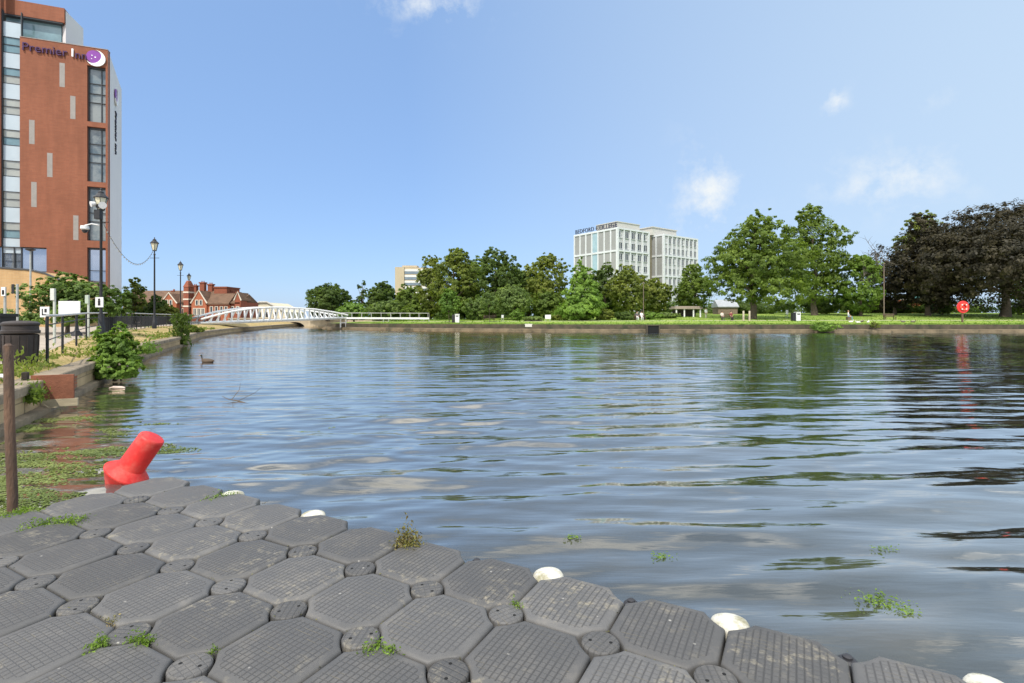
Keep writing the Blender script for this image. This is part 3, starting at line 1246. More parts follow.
# rusty mooring pole
mb = MB()
X, Y = at(12, 4.15), 4.15
mb.tube([(0, 0, -1.2), (0.004, 0, .4), (-.02, 0, 1.0), (-.03, 0, 1.585)], [.036, .034, .033, .032], 14)
mb.tube([(-.031, 0, 1.582), (-.031, 0, 1.60)], [.030, .016], 14)
o = mb.build('mooring_pole', pm('rust', (.125, .072, .045), .85, .35, 9, .5, col2=(.07, .05, .04), thr=(.45, .6), stretch=(1, 1, .25)), None, True)
o.location = (X, Y, 0)
tag(o, 'tall rusty brown mooring pole at the left end of the dock', 'pole')

# red buoy, tipped over against the dock
RED = pm('red_plastic', (.60, .024, .020), .5, .18, 5, .08, col2=(.60, .10, .075), thr=(.50, .68), spec=.4)
b = empty('marker_buoy', (at(127, 5.75), 5.75, .10), 0, 'red plastic marker buoy leaning over in the water behind the dock', 'buoy')
M = Matrix.Rotation(math.radians(33), 4, 'Y') @ Matrix.Rotation(math.radians(-6), 4, 'X') @ Matrix.Scale(.95, 4)
mb = MB()
mb.lathe([(.05, -.30), (.236, -.020), (.245, -.010), (.245, .004), (.238, .012), (.152, .085)], 32, M)
mb.build('cone_base', RED, b, True, auto=14)
mb = MB()
mb.lathe([(.150, .083), (.143, .12), (.140, .455), (.136, .475), (.126, .486), (.105, .490), (.02, .491)], 32, M)
mb.build('tube', RED, b, True, auto=35)

# duckweed by the left bank
def duckweed():
    rng = np.random.default_rng(21)
    n = 190000
    X = rng.uniform(-10.5, -2.9, n)
    Y = rng.uniform(4.0, 11.5, n)
    # inside the water: right of the left wall, behind the dock's left end
    def fbm(x, y):
        v = 0
        for k, (fx, fy, ph, a) in enumerate(((.9, 1.6, .3, 1), (2.1, 3.7, 1.9, .7), (4.7, 7.3, 4.2, .5), (9.1, 14.0, 2.2, .34))):
            v = v + a * np.sin(fx * x + .35 * fy * y + ph + 1.3 * np.sin(.7 * fy * y + ph)) * np.sin(fy * y - .2 * fx * x + 2 * ph + .9 * np.sin(fx * x))
        return v
    px = 512 + F * X / Y
    py = HZ + F * CAMZ / Y
    lw = np.interp(Y, [p[1] for p in LEFT], [p[0] for p in LEFT])
    # fades out towards the open river
    edge = np.interp(Y, [4, 5.5, 7, 8.3, 9.6, 11.5], [-3.3, -4.5, -5.5, -6.6, -8.1, -9.8])
    dens = .33 + .50 * np.clip((edge - X) / 1.4, -1.4, 1) + .50 * fbm(X, Y) - .30 * np.clip((Y - 8.6) / 2.0, 0, 1.2)
    keep = (rng.random(n) < np.clip((dens - .42) * 2.6, 0, .97)) & (X > lw + .1)
    # dark pools
    X, Y = X[keep], Y[keep]
    Z = wave_z(X, Y) + .008
    N = np.c_[rng.normal(size=(len(X), 2)) * .05, np.ones(len(X))]
    V, Q = quads(np.c_[X, Y, Z], N, .032, .9, rng)
    o = raw_mesh('duckweed', V, Q, G_WEED)
    tag(o, 'yellow green duckweed floating beside the left bank', None, None, 'stuff')


duckweed()


def leaf_raft(label, px, py, n, r, mat=G_MOSS):
    Y = F * CAMZ / (py - HZ)
    rng = np.random.default_rng(int(px * 3 + py))
    P = np.c_[rng.normal(size=(n, 1)) * r * 1.5, rng.normal(size=(n, 1)) * r, np.abs(rng.normal(size=(n, 1))) * .006]
    N = np.c_[rng.normal(size=(n, 2)) * .25, np.ones(n)]
    V, Q = quads(P, N, .02, .6, rng)
    X = at(px, Y)
    o = raw_mesh('floating_weed', V, Q, mat)
    o.location = (X, Y, float(wave_z(np.array([X]), np.array([Y]))[0]) + .012)
    tag(o, label, 'water weed', 'floating water weed')


leaf_raft('small green weed floating nearest the brown weed tuft', 573, 540, 50, .022)
leaf_raft('green weed clump floating in open water past the third fender', 661, 556, 80, .026)
leaf_raft('long pale green weed streak floating in the right foreground', 880, 601, 170, .05)
leaf_raft('tiny green weed floating farthest out in the right water', 883, 549, 60, .035)
leaf_raft('green weed trailing at the end of the long pale streak', 905, 612, 70, .03)

# ------------------------------------------------------------------ left bank: railing and furniture
BLACK = pm('black_metal', (.018, .018, .02), .45, .3, 6, .1)
RAILM = pm('rail_metal', (.50, .49, .46), .5, .2, 5, .1, metal=.3)
GREYP = pm('grey_post', (.34, .35, .33), .6, .2, 4)
WHITEP = pm('white_paint', (.64, .64, .63), .5, .06, 5)
WHITEB = pm('bridge_white', (.76, .75, .72), .5, .10, 1.5)


def ground_l(Y):
    return prom_z((0, Y))


fx = []
Y = 12.6
while Y < 78:
    x = lerp_tab([(8, -8.6), (11, -9.9), (12.6, -11.2), (14.7, -12.8), (22, -17.9), (32, -24.1), (52, -34.3), (78, -43)], Y)
    fx.append((x, Y, ground_l(Y)))
    Y += 1.55 if Y < 60 else 3
root = empty('railing', fx[0], 0, 'black metal railing with pale handrail along the left riverside promenade', 'railing')
O = Vector(fx[0])
tp = MB()
tp.tube([Vector((p[0], p[1], p[2] + 1.12)) - O for p in fx], .036, 8)
tp.build('handrail', RAILM, root, True)
mr = MB()
mr.tube([Vector((p[0], p[1], p[2] + .90)) - O for p in fx], .018, 6)
mr.tube([Vector((p[0], p[1], p[2] + .14)) - O for p in fx if p[1] > 25], .016, 6)
mr.tube([Vector((p[0], p[1], p[2] + .52)) - O for p in fx if p[1] < 27.2], .016, 6)
mr.build('lower_rail', BLACK, root, True)
for k, p in enumerate(fx):
    if p[1] < 25 and k % 2:
        continue
    mb = MB()
    g = Vector(p) - O
    mb.tube([g + Vector((0, 0, -.1)), g + Vector((0, 0, 1.10))], .032, 8)
    mb.build('post', BLACK, root, True)
for a, b_ in zip(fx[:-1], fx[1:]):
    if a[1] < 25.5:
        continue
    mb = MB()
    A, B = Vector(a) - O, Vector(b_) - O
    n = int((B - A).length / .115)
    for q in range(1, n):
        c = A.lerp(B, q / n)
        mb.tube([c + Vector((0, 0, .14)), c + Vector((0, 0, .90))], .0085, 5, False)
    mb.build('baluster_panel', BLACK, root)


def lamp_post(px, Y, label, H=6.75, extra=False):
    x = at(px, Y)
    r = empty('street_lamp', (x, Y, ground_l(Y)), 0, label, 'street lamp', 'lamps along the left promenade')
    mb = MB()
    mb.lathe([(.15, 0), (.15, .5), (.12, .55), (.10, .95), (.075, 1.05), (.062, 1.2), (.05, H - 1.25), (.07, H - 1.22), (.07, H - 1.15), (.04, H - 1.1), (.04, H - .9)], 14)
    mb.tube([(-.35, 0, H - 1.45), (.35, 0, H - 1.45)], .018, 6)
    mb.build('post', BLACK, r, True)
    gl = MB()
    gl.lathe([(.13, H - .88), (.255, H - .36)], 6)
    gl.build('lantern_glass', pm('lantern_glass', (.62, .58, .42), .25, .1, 3, spec=.6), r)
    cg = MB()
    for k in range(6):
        a = k * math.pi / 3
        cg.tube([(.132 * math.cos(a), .132 * math.sin(a), H - .9), (.262 * math.cos(a), .262 * math.sin(a), H - .34)], .014, 5)
    cg.lathe([(.15, H - .92), (.15, H - .875)], 6)
    cg.lathe([(.29, H - .36), (.29, H - .32), (.16, H - .17), (.12, H - .13), (.12, H - .07), (.05, H - .02), (.025, H + .03), (.035, H + .07), (.01, H + .12)], 12)
    cg.build('lantern_frame', BLACK, r)
    if extra:
        ar = MB()
        ar.tube([(0, 0, 5.15), (-.35, -.1, 5.2), (-.62, -.15, 5.12)], .03, 8)
        ar.lathe([(.05, .0), (.16, -.02), (.17, -.16), (.12, -.2), (.02, -.21)], 16, c=(-.62, -.15, 5.12))
        ar.build('camera_bracket', WHITEP, r, True)
        dm = MB()
        dm.lathe([(.115, -.195), (.11, -.26), (.07, -.33), (.01, -.35)], 16, c=(-.62, -.15, 5.12))
        dm.build('camera_dome', pm('dark_dome', (.03, .03, .035), .15, .1, 3), r, True)
        bx = MB()
        bx.cbox((-.02, -.13, 5.62), (.26, .2, .42))
        bx.cbox((.1, -.14, 6.0), (.34, .16, .16))
        bx.build('control_box', BLACK, r)
        sp_ = MB()
        sp_.tube([(.2, -.2, 6.05), (.34, -.34, 6.0)], [.11, .16], 12)
        sp_.tube([(-.1, -.2, 6.1), (-.2, -.34, 6.05)], [.09, .13], 12)
        sp_.build('spotlight', WHITEP, r, True)
        sg = MB()
        sg.cbox((0, -.09, 1.62), (.36, .03, .46))
        o = sg.build('sign_plate', WHITEP, r)
        sb = MB()
        sb.lathe([(.05, 0), (.05, .07), (.012, .09)], 10, Matrix.Translation((0, -.112, 1.70)) @ Matrix.Scale(.12, 4, (0, 1, 0)))
        sb.cbox((0, -.112, 1.58), (.11, .006, .22))
        sb.build('sign_symbol', BLACK, o)
    return r


lamp_post(101, 24, 'tall black street lamp with a white security camera in front of the brick hotel', extra=True)
lamp_post(154.5, 39.3, 'black lantern street lamp right of the hotel against the sky')
lamp_post(180.5, 55.6, 'black lantern street lamp in front of the red brick gables')
lamp_post(189, 72, 'most distant street lamp, half hidden by the gabled brick building', H=6.9)

# festoon of bulbs between the first two lamps
P0, P1 = Vector((at(104, 24), 24, 6.1)), Vector((at(154, 39.2), 39.2, 7.0))
fs = empty('festoon_lights', P0, 0, 'drooping string of small bulbs hung between two street lamps', 'string lights')
pts = []
for k in range(25):
    s = k / 24
    p = P0.lerp(P1, s) - P0
    p.z -= 1.6 * (1 - (2 * s - 1) ** 2) * .9
    pts.append(p)
mb = MB()
mb.tube(pts, .012, 5)
mb.build('cable', BLACK, fs)
mb = MB()
for p in pts[1:-1]:
    mb.lathe([(.015, 0), (.026, -.03), (.028, -.06), (.006, -.09)], 8, c=p)
mb.build('bulb_row', pm('bulb', (.35, .33, .28), .3, .1), fs, True)

# big dark tub bin
bx = empty('litter_bin', (at(20.5, 12.1), 12.1, .72), 0, 'large dark brown barrel shaped litter bin behind the river wall', 'litter bin')
BINM = pm('bin_plastic', (.030, .022, .019), .5, .3, 6, .15)
mb = MB()
mb.lathe([(.33, 0), (.36, .03), (.385, .45), (.395, .74), (.36, .76)], 28)
for k in range(14):
    a = k * math.pi / 7
    mb.tube([(.362 * math.cos(a), .362 * math.sin(a), .05), (.392 * math.cos(a), .392 * math.sin(a), .45), (.40 * math.cos(a), .40 * math.sin(a), .73)], .012, 5)
mb.build('barrel', BINM, bx, True)
mb = MB()
mb.lathe([(.41, .77), (.43, .79), (.43, .84), (.40, .86), (.39, .96), (.42, .98), (.42, 1.02), (.36, 1.06), (.2, 1.08), (.02, 1.085)], 28)
mb.build('lid', BINM, bx, True)
bx.scale = (.82, .82, .95)

mb = MB()
mb.cbox((0, 0, .55), (.42, .42, 1.1))
mb.cbox((0, 0, 1.14), (.48, .48, .08))
mb.cur = 1
mb.cbox((.1, -.216, .35), (.16, .012, .2))
o = mb.build('litter_bin', [BLACK, pm('yellow_sticker', (.7, .6, .12), .6)], None, bevel=.02)
o.location = (at(0, 13), 13, .74)
tag(o, 'black square litter bin with a yellow sticker at the left edge', 'litter bin')


def post_sign(px, Y, top, label, plate=None, w=.14, mat=GREYP, r=.045):
    g = ground_l(Y)
    root = empty('sign_post', (at(px, Y), Y, g), 0, label, 'sign post')
    H = zat(top, Y) - g
    mb = MB()
    mb.tube([(0, 0, -.1), (0, 0, H)], r, 10)
    mb.build('post', mat, root, True)
    if plate:
        for (pw, ph, cz, cx, m) in plate:
            q = MB()
            q.cbox((cx, -r - .022, H - cz), (pw, .03, ph))
            q.build('sign_plate', m, root, bevel=.006)
    return root


TEAL = pm('teal_sign', (.30, .42, .42), .5)
post_sign(5, 21, 287, 'grey sign post with white and teal plate, leftmost post by the tan brick wall', [(.17, .36, .19, 0, WHITEP), (.10, .2, .22, .0, TEAL)])
post_sign(17.3, 21, 284, 'grey sign post with a narrow dark box on its left side', [(.11, .38, .2, -.11, BLACK)], mat=GREYP)
post_sign(54.5, 19.5, 288.5, 'pale slim sign post with vertical plate in front of the leafy tree', [(.15, .44, .22, -.02, pm('pale_plate', (.52, .53, .48), .5))], mat=pm('pale_post', (.46, .48, .42), .6))
post_sign(88.5, 23.8, 295, 'pale slim sign post standing right of the blank white board', [(.16, .38, .2, -.02, pm('green_plate', (.36, .42, .34), .5))], mat=MATS['pale_post'])
r = post_sign(46, 23, 318, 'small white square sign with a black symbol left of the blank board', None, r=.03, mat=BLACK)
mb = MB()
mb.cbox((0, -.06, zat(312, 23) - ground_l(23)), (.40, .03, .46))
q = mb.build('sign_plate', WHITEP, r)
mb = MB()
zc = zat(312, 23) - ground_l(23)
mb.cbox((-.09, -.079, zc), (.05, .006, .28))
mb.cbox((.0, -.079, zc - .12), (.18, .006, .05))
mb.cbox((.05, -.079, zc + .06), (.10, .006, .16))
mb.build('sign_symbol', BLACK, q)
r = empty('notice_board', (at(69.5, 25), 25, ground_l(25)), 0, 'blank white notice board on a dark post under the leafy tree', 'notice board')
mb = MB()
mb.cbox((0, 0, zat(308, 25) - ground_l(25)), (1.03, .05, .66))
mb.build('board', WHITEP, r, bevel=.01)
mb = MB()
mb.tube([(.3, .06, 0), (.3, .06, zat(303, 25) - ground_l(25))], .045, 10)
mb.lathe([(.24, -.1), (.22, .12), (.09, .3), (.06, .55), (.045, .6)], 14, c=(.3, .06, 0))
mb.build('post', BLACK, r, True)
# slim street lamp standing before the hotel window
r = empty('street_lamp', (at(30.5, 34), 34, 1.0), 0, 'slim grey lamp post with a flat dark head before the hotel windows', 'street lamp')
mb = MB()
H = zat(250, 34) - 1.0
mb.tube([(0, 0, -.1), (0, 0, H)], [.07, .045], 10)
mb.build('post', GREYP, r, True)
mb = MB()
mb.lathe([(.05, -.08), (.26, .0), (.28, .05), (.04, .1)], 14, c=(0, 0, H))
mb.build('lamp_head', BLACK, r, True)

# rusty board and plank fixed to the wall
X0, Y0 = -8.62, 9.3
ang = math.atan2(5.0, -2.8)
r = empty('mooring_board', (at(53, 10.1) + .0, 10.1, .0), math.radians(0), 'square reddish brown board fixed on the river wall above a pale plank', 'board')
mb = MB()
Mr = Matrix.Rotation(math.radians(24), 4, 'Z')
mb.cbox((0, 0, zat(387.5, 10.1)), (.66, .05, .49), Mr)
mb.build('panel', pm('rust_board', (.20, .075, .04), .85, .25, 4, .4), r, bevel=.006)
mb = MB()
mb.cbox((.02, .0, .17), (.74, .06, .15), Mr)
mb.build('plank', pm('pale_plank', (.36, .30, .20), .9, .25, 3, .4, stretch=(1, 1, 6)), r, bevel=.006)
mb = MB()
mb.cbox((-.42, .02, .28), (.09, .11, 1.0), Mr)
mb.build('timber_post', pm('wet_timber', (.035, .028, .022), .9, .3, 5, .4), r, bevel=.01)
mb = MB()
mb.tube([(-.34, -.05, .30), (-.1, -.14, .2), (.15, -.26, .12), (.34, -.3, .14)], .008, 6)
mb.build('rope', pm('rope', (.42, .36, .24), .9), r)
# patches of old red brick let into the wall
for (Yp, w_, h_, lab) in ((11.9, 1.5, .32, 'patch of old red brick in the river wall beside the leafy shrub'),):
    xa = left_at(Yp)[0]
    d = Vector((-2.8, 5.0, 0)).normalized()
    mb = MB()
    Mp = Matrix(((d.x, -d.y, 0, xa), (d.y, d.x, 0, Yp), (0, 0, 1, 0), (0, 0, 0, 1)))
    mb.box(-w_ / 2, w_ / 2, -.014, .05, .14, .14 + h_, Mp)
    o = mb.build('brick_patch', brick_mat('old_brick', (.34, .12, .06), (.25, .09, .05), (.2, .16, .11), 1, .22, .075), None)
    tag(o, lab, 'brickwork')

# white pipe at the left edge of the coping
mb = MB()
mb.tube([(-.25, 0, 0), (0, 0, .0), (.1, -.05, -.02)], [.035, .035, .02], 10)
o = mb.build('pipe_end', WHITEP, None, True)
o.location = (at(3, 8.6), 8.6, zat(376, 8.6))
tag(o, 'short white pipe end lying at the left edge of the coping', 'pipe')

# ---- plants of the left bank
tree('leafy_shrub', 'round bright leafy shrub overhanging the river wall on the left', at(117, 14.9), 14.9, .12, [(0, 0, .55, .62, .6, .62), (.12, -.15, .95, .42, .4, .42), (.15, -.3, .3, .62, .5, .42), (-.2, .1, .9, .4, .4, .4), (.45, -.3, .12, .3, .3, .22), (-.45, .1, 1.0, .2, .2, .3), (.5, 0, .8, .22, .2, .25), (.1, 0, 1.35, .22, .2, .25), (-.35, -.2, 1.25, .16, .15, .22), (.7, -.2, .35, .2, .2, .15)], 3600, .115, leaf_mat('leaf_shrub', (.165, .26, .045), (.08, .14, .022), .4, 1.6), cat='shrub', trunk=False, nclump=120, clump=.2, seed=4, shell=.7, up=.7)
rng = np.random.default_rng(31)
Xr, Yr = at(181, 34), 34
P, N = [], []
for k in range(900):
    h = rng.random() * 2.0
    a = rng.normal() * .19 * (1 + .3 * h)
    P.append((a, rng.normal() * .25, h))
    N.append((rng.normal(), rng.normal(), .25))
N = np.array(N)
N /= np.linalg.norm(N, axis=1)[:, None]
V, Q = quads(np.array(P), N, .26, .35, rng)
r = empty('wall_shrub', (Xr, Yr, .1), 0, 'narrow dark upright shrub growing out of the river wall further along', 'shrub')
raw_mesh('foliage', V, Q, G_DARK, r)
mb = MB()
mb.tube([(0, 0, -.2), (.03, 0, .8), (.02, 0, 1.6)], [.07, .04, .01], 6)
mb.build('stem', BARK, r, True)
tree('wall_shrub', 'yellow green bush behind the narrow dark wall shrub', at(191, 44), 44, .6, [(0, 0, .3, .5, .6, .4), (.3, .6, .2, .4, .5, .25)], 400, .2, G_OLIVE, cat='shrub', trunk=False, nclump=40, seed=9)


def wall_plant(px, py, h, w, n, label, mat=G_LIGHT, size=.07, Y=None, group='small plants sprouting from the river wall'):
    X = at(px, Y)
    rng = np.random.default_rng(int(px * 7))
    P = np.c_[rng.normal(size=n) * w * .5, rng.normal(size=n) * w * .4, np.abs(rng.normal(size=n)) * h * .5]
    N = np.c_[rng.normal(size=n), rng.normal(size=n) - .4, .8 * rng.random(n)]
    N /= np.linalg.norm(N, axis=1)[:, None]
    V, Q = quads(P, N, size, .4, rng)
    o = raw_mesh('wall_plant', V, Q, mat)
    o.location = (X, Y, zat(py, Y))
    tag(o, label, 'plant', group)


wall_plant(32, 402, .32, .22, 300, 'dark weed sprouting beside the rusty brown board', G_MID, .09, 9.35)
wall_plant(148, 353, .6, .40, 420, 'pale bush sprouting low on the wall right of the big shrub', G_LIGHT, .13, 22.6)
wall_plant(128, 349, .4, .32, 340, 'weed on the coping just right of the big shrub', G_OLIVE, .12, 18.4)

# grasses and weeds all over the bank edge: nobody could count them
rng = np.random.default_rng(77)
P = []
for k in range(9500):
    Yk = 8.0 + 50 * rng.random() ** 1.9
    xw = left_at(Yk)[0]
    sw = slope_w((0, Yk))
    s = rng.random() ** 1.2
    pat = .5 + .5 * math.sin(Yk * .9 + 2.1 * math.sin(s * 3 + Yk * .35)) + .35 * math.sin(Yk * 2.7 + s * 5)
    if pat < .42 + .55 * (Yk > 16) * (s > .25):
        continue
    o_ = .38 + s * (sw + .4)
    zz = .62 + min(1, o_ / sw) * (prom_z((0, Yk)) - .62)
    P.append((xw - .88 * o_, Yk - .47 * o_, zz + abs(rng.normal()) * (.05 + .11 * (pat > .9) * (Yk < 20))))
P = np.array(P)
N = np.c_[rng.normal(size=len(P)), rng.normal(size=len(P)), .5 * rng.random(len(P))]
N /= np.linalg.norm(N, axis=1)[:, None]
sc_ = .075 + .0032 * P[:, 1]
V, Q = quads(P, N, 1.0, .38, rng)
V = (V.reshape(-1, 4, 3) - P[:, None]) * sc_[:, None, None] + P[:, None]
o = raw_mesh('bank_grass', V.reshape(-1, 3), Q, leaf_mat('leaf_bank_grass', (.19, .23, .05), (.12, .16, .035), .35, 1.2))
tag(o, 'weeds and rough grass growing along the left bank', None, None, 'stuff')


# water bird, bottle and twig
def duck(px, Y, label, s=1.0, cols=('duck_brown', (.09, .065, .045)), rz=0, z=0.0, name='duck', group=None):
    r = MB()
    prof = [(-.26, .06, .015, .02), (-.18, .05, .07, .06), (-.06, .05, .10, .085), (.08, .05, .10, .09), (.18, .06, .065, .065), (.215, .12, .036, .045), (.22, .19, .03, .036), (.235, .245, .036, .034), (.275, .245, .028, .022), (.33, .235, .014, .008), (.345, .233, .004, .003)]
    rings = []
    for x, zc, ry, rz_ in prof:
        rings.append([(x * s, ry * s * math.cos(a), (zc + rz_ * math.sin(a)) * s) for a in [2 * math.pi * k / 12 for k in range(12)]])
    r.loft(rings)
    r.mi = []
    for f in r.f:
        c = sum((Vector(r.v[i]) for i in f), Vector()) / len(f)
        r.mi.append(1 if c.z > .16 * s and c.x < .30 * s else (2 if c.x > .3 * s else 0))
    o = r.build(name, [pm(cols[0], cols[1], .8, .3, 14, .3), pm(cols[0] + '_head', cols[2] if len(cols) > 2 else (.03, .035, .025), .7, .2, 10), pm('bill', (.5, .32, .08), .5)], None, True, auto=80)
    o.location = (at(px, Y), Y, z)
    o.rotation_euler = (0, 0, rz)
    return tag(o, label, 'bird', group)


duck(207.5, 21.5, 'brown duck swimming in open water beyond the leafy shrub', 1.15, rz=math.radians(172), z=-.005)
mb = MB()
mb.tube([(-.2, 0, .015), (-.13, 0, .03), (-.10, 0, .035), (.12, 0, .03), (.19, .02, .02)], [.014, .02, .036, .036, .02], 12)
o = mb.build('plastic_bottle', pm('dirty_plastic', (.55, .45, .38), .5, .2, 8), None, True)
o.location = (at(117, 13.4), 13.4, .0)
tag(o, 'pale dirty plastic bottle floating below the leafy shrub', 'bottle')
mb = MB()
mb.tube([(-.35, .1, .10), (-.15, .0, .05), (.05, .0, .02), (.3, -.15, .0)], [.006, .009, .012, .006], 6)
mb.tube([(-.1, 0, .04), (-.06, .25, .22), (-.12, .42, .36)], [.008, .006, .003], 5)
mb.tube([(.05, 0, .02), (.3, .2, .16), (.42, .3, .28)], [.007, .005, .003], 5)
o = mb.build('floating_twig', BARK, None, True)
o.location = (at(236, 11.3), 11.3, .0)
tag(o, 'thin dark branching twig sticking out of the water', 'twig')

# ------------------------------------------------------------------ the brick hotel on the left
HB = brick_mat('hotel_brick', (.262, .098, .054), (.235, .086, .048), (.22, .098, .062), 1, .45, .15, tint=(.80, 1.15))
HB2 = brick_mat('hotel_brick_dark', (.20, .07, .04), (.17, .06, .035), (.15, .07, .05), 1, .45, .15)
CLAD = pm('pale_cladding', (.70, .66, .65), .55, .05, .25)
FRAME = pm('dark_window_frame', (.05, .055, .06), .45, .15, 3)
GL_D = pm('hotel_glass', (.10, .13, .14), .05, .5, .35, spec=1.0, col2=(.22, .24, .23), thr=(.45, .55))
GL_T = pm('teal_glass', (.16, .25, .27), .05, .3, .5, spec=1.0)
GL_B = pm('beige_glass', (.34, .35, .31), .08, .2, .5, spec=.9)
GL_W = pm('white_panel', (.42, .49, .53), .25, .06, .6, spec=.6)
GL_M = pm('mirror_glass', (.40, .42, .48), .04, .1, .3, spec=1, metal=.75)
SLIT = pm('slit_panel', (.27, .245, .22), .5, .12, 2)
PURP = pm('sign_purple', (.055, .018, .075), .4, .1)
SIGNW = pm('sign_white', (.86, .86, .86), .4, .03)

HZ0 = 1.0
h = empty('brick_hotel', (-40.8, 52.8, HZ0), math.atan2(-.362, -.932), 'tall orange red brick hotel with glazed corner bays and purple moon sign', 'hotel')
TOP = 28.9 - HZ0


def hbox(name, mat, *bs, bevel=0, parent=None):
    mb = MB()
    for b_ in bs:
        mb.box(*b_)
    return mb.build(name, mat, parent or h, bevel=bevel)


# inner body (dark, behind the glass) and the pale side wall with its slanting plan
mb = MB()
mb.prism([(.30, -.62), (16, -.62), (16, -11.5), (2.1, -11.5)], 0, TOP - .05)
mb.build('body', pm('hotel_core', (.09, .08, .075), .8), h)
mb = MB()
mb.prism([(0.0, -.03), (.26, -.40), (2.06, -10.65), (1.80, -10.60)], 0, TOP + .02)
mb.build('side_wall', CLAD, h)
wz = [(27.1, 21.5), (21.0, 15.5), (15.0, 9.6), (8.9, 1.2)]
wz = [(a - HZ0, b_ - HZ0) for a, b_ in wz]
bands = []
zt = TOP
for a, b_ in wz:
    bands.append((.02, 1.72, -.62, 0, a, zt))
    zt = b_
bands.append((.02, 1.72, -.62, 0, 0, zt))
mb = MB()
for b_ in bands:
    mb.box(*b_)
for a, b_ in wz:
    mb.box(.02, .20, -.62, -.003, b_, a)
mb.box(1.72, 7.0, -.62, 0, 8.7 - HZ0, TOP)
mb.box(1.72, 4.95, -.62, 0, 0, 8.7 - HZ0)
mb.box(8.45, 8.72, -.62, .0, 8.7 - HZ0, 33.5)
mb.box(9.9, 16, -.62, 0, 8.7 - HZ0, 36)
mb.build('brick_wall', HB, h)
for k, (a, b_) in enumerate(wz):
    f = hbox('window', FRAME, (.20, .27, -.52, -.30, b_, a), (1.64, 1.72, -.52, -.30, b_, a), (.27, 1.64, -.52, -.30, a - .16, a), (.27, 1.64, -.52, -.30, b_, b_ + .08), (.27, 1.64, -.50, -.34, b_ + (a - b_) * .36, b_ + (a - b_) * .36 + .06), (.27, 1.64, -.50, -.34, b_ + (a - b_) * .52, b_ + (a - b_) * .52 + .06), (.27, 1.64, -.50, -.34, b_ + (a - b_) * .70, b_ + (a - b_) * .70 + .06), (.62, .67, -.5, -.33, b_ + .09, a - .17))
    hbox('pane', GL_D if k < 3 else GL_M, (.26, 1.65, -.56, -.46, b_, a), parent=f)
# grey slits
for (px, y0, y1) in ((62.3, 63, 87), (73, 96, 119), (32, 120, 144), (50, 153, 177), (34, 182, 207), (76, 215.5, 240)):
    tt = 0
    for q in range(800):
        tt = q * .01
        Xq, Yq = -40.8 - .932 * tt, 52.8 - .362 * tt
        if 512 + F * Xq / Yq < px:
            break
    hbox('slit_window', SLIT, (tt - .21, tt + .21, -.1, .012, zat(y1, Yq) - HZ0, zat(y0, Yq) - HZ0))
# glazed stair strip left of the brick
g = hbox('glazed_strip', FRAME, (6.98, 7.04, -.6, -.28, 5.5, 30.4), (8.40, 8.45, -.6, -.2, 5.5, 30.4), (8.72, 8.78, -.6, -.2, 5.5, 30.4))
zz = 30.1 - HZ0 + .2
k = 0
while zz > 8.3:
    hbox('panel', GL_W, (7.06, 8.38, -.5, -.36, zz - 1.42, zz), parent=g)
    hbox('pane', GL_T if k < 2 else GL_B, (7.06, 8.38, -.55, -.42, zz - 2.15, zz - 1.47), parent=g)
    hbox('pane', GL_T if k % 3 == 0 else GL_B, (7.06, 8.38, -.55, -.42, zz - 2.92, zz - 2.20), parent=g)
    for q in (zz + .02, zz - 1.47, zz - 2.20):
        hbox('mullion', FRAME, (7.04, 8.40, -.56, -.34, q, q + .05), parent=g)
    hbox('pane', GL_T if k % 2 else GL_B, (8.78, 9.9, -.55, -.42, zz - 2.9, zz - .02), parent=g)
    zz -= 2.97
    k += 1
# broad first floor windows
f = hbox('window', FRAME, (4.95, 5.02, -.5, -.2, 6.4 - HZ0, 8.7 - HZ0), (6.2, 6.27, -.5, -.25, 6.4 - HZ0, 8.7 - HZ0), (7.5, 7.57, -.5, -.25, 6.4 - HZ0, 8.7 - HZ0), (8.9, 8.97, -.5, -.25, 6.4 - HZ0, 8.7 - HZ0), (4.95, 9.9, -.5, -.2, 8.62 - HZ0, 8.697 - HZ0), (4.95, 9.9, -.5, -.2, 6.3 - HZ0, 6.4 - HZ0))
hbox('pane', GL_M, (5.0, 9.9, -.58, -.42, 6.4 - HZ0, 8.65 - HZ0), parent=f)
hbox('lower_wall', HB2, (4.95, 16, -.62, -.01, 0, 6.3 - HZ0))
# set-back top storey
mb = MB()
mb.box(4.35, 8.7, -5, -1.6, TOP - .04, 31.4 - HZ0)
mb.build('top_storey_glass', GL_T, h)
mb = MB()
mb.box(3.9, 10.2, -4.6, -1.0, 31.4 - HZ0, 32.85 - HZ0)
mb.build('top_band', HB, h)
mb = MB()
mb.prism([(3.5, -4.5), (3.86, -1.2), (4.3, -1.7), (4.3, -4.5)], TOP - .03, 32.7 - HZ0)
mb.build('top_side_wall', CLAD, h)
hbox('soffit', FRAME, (4.05, 10, -4.4, -1.05, 31.28 - HZ0, 31.397 - HZ0))
hbox('parapet_cap', pm('parapet_cap', (.30, .24, .21), .6), (.0, 7.0, -.7, .04, TOP + .003, TOP + .06))
# lettering
TX = Matrix(((-1, 0, 0, 0), (0, 0, 1, 0), (0, 1, 0, 0), (0, 0, 0, 1)))


def htext(body, tcen, z, size, mat, sq=1.0):
    return text_mesh('sign_lettering', body, size, mat, h, Matrix.Translation((tcen, .10, z - HZ0)) @ TX, .06, sq)


htext('Premier', 5.05, 27.95, 1.12, PURP, .98)
htext('I', 2.86, 28.02, 1.14, SIGNW, 1.2)
htext('nn', 2.18, 27.9, 1.12, PURP, .9)


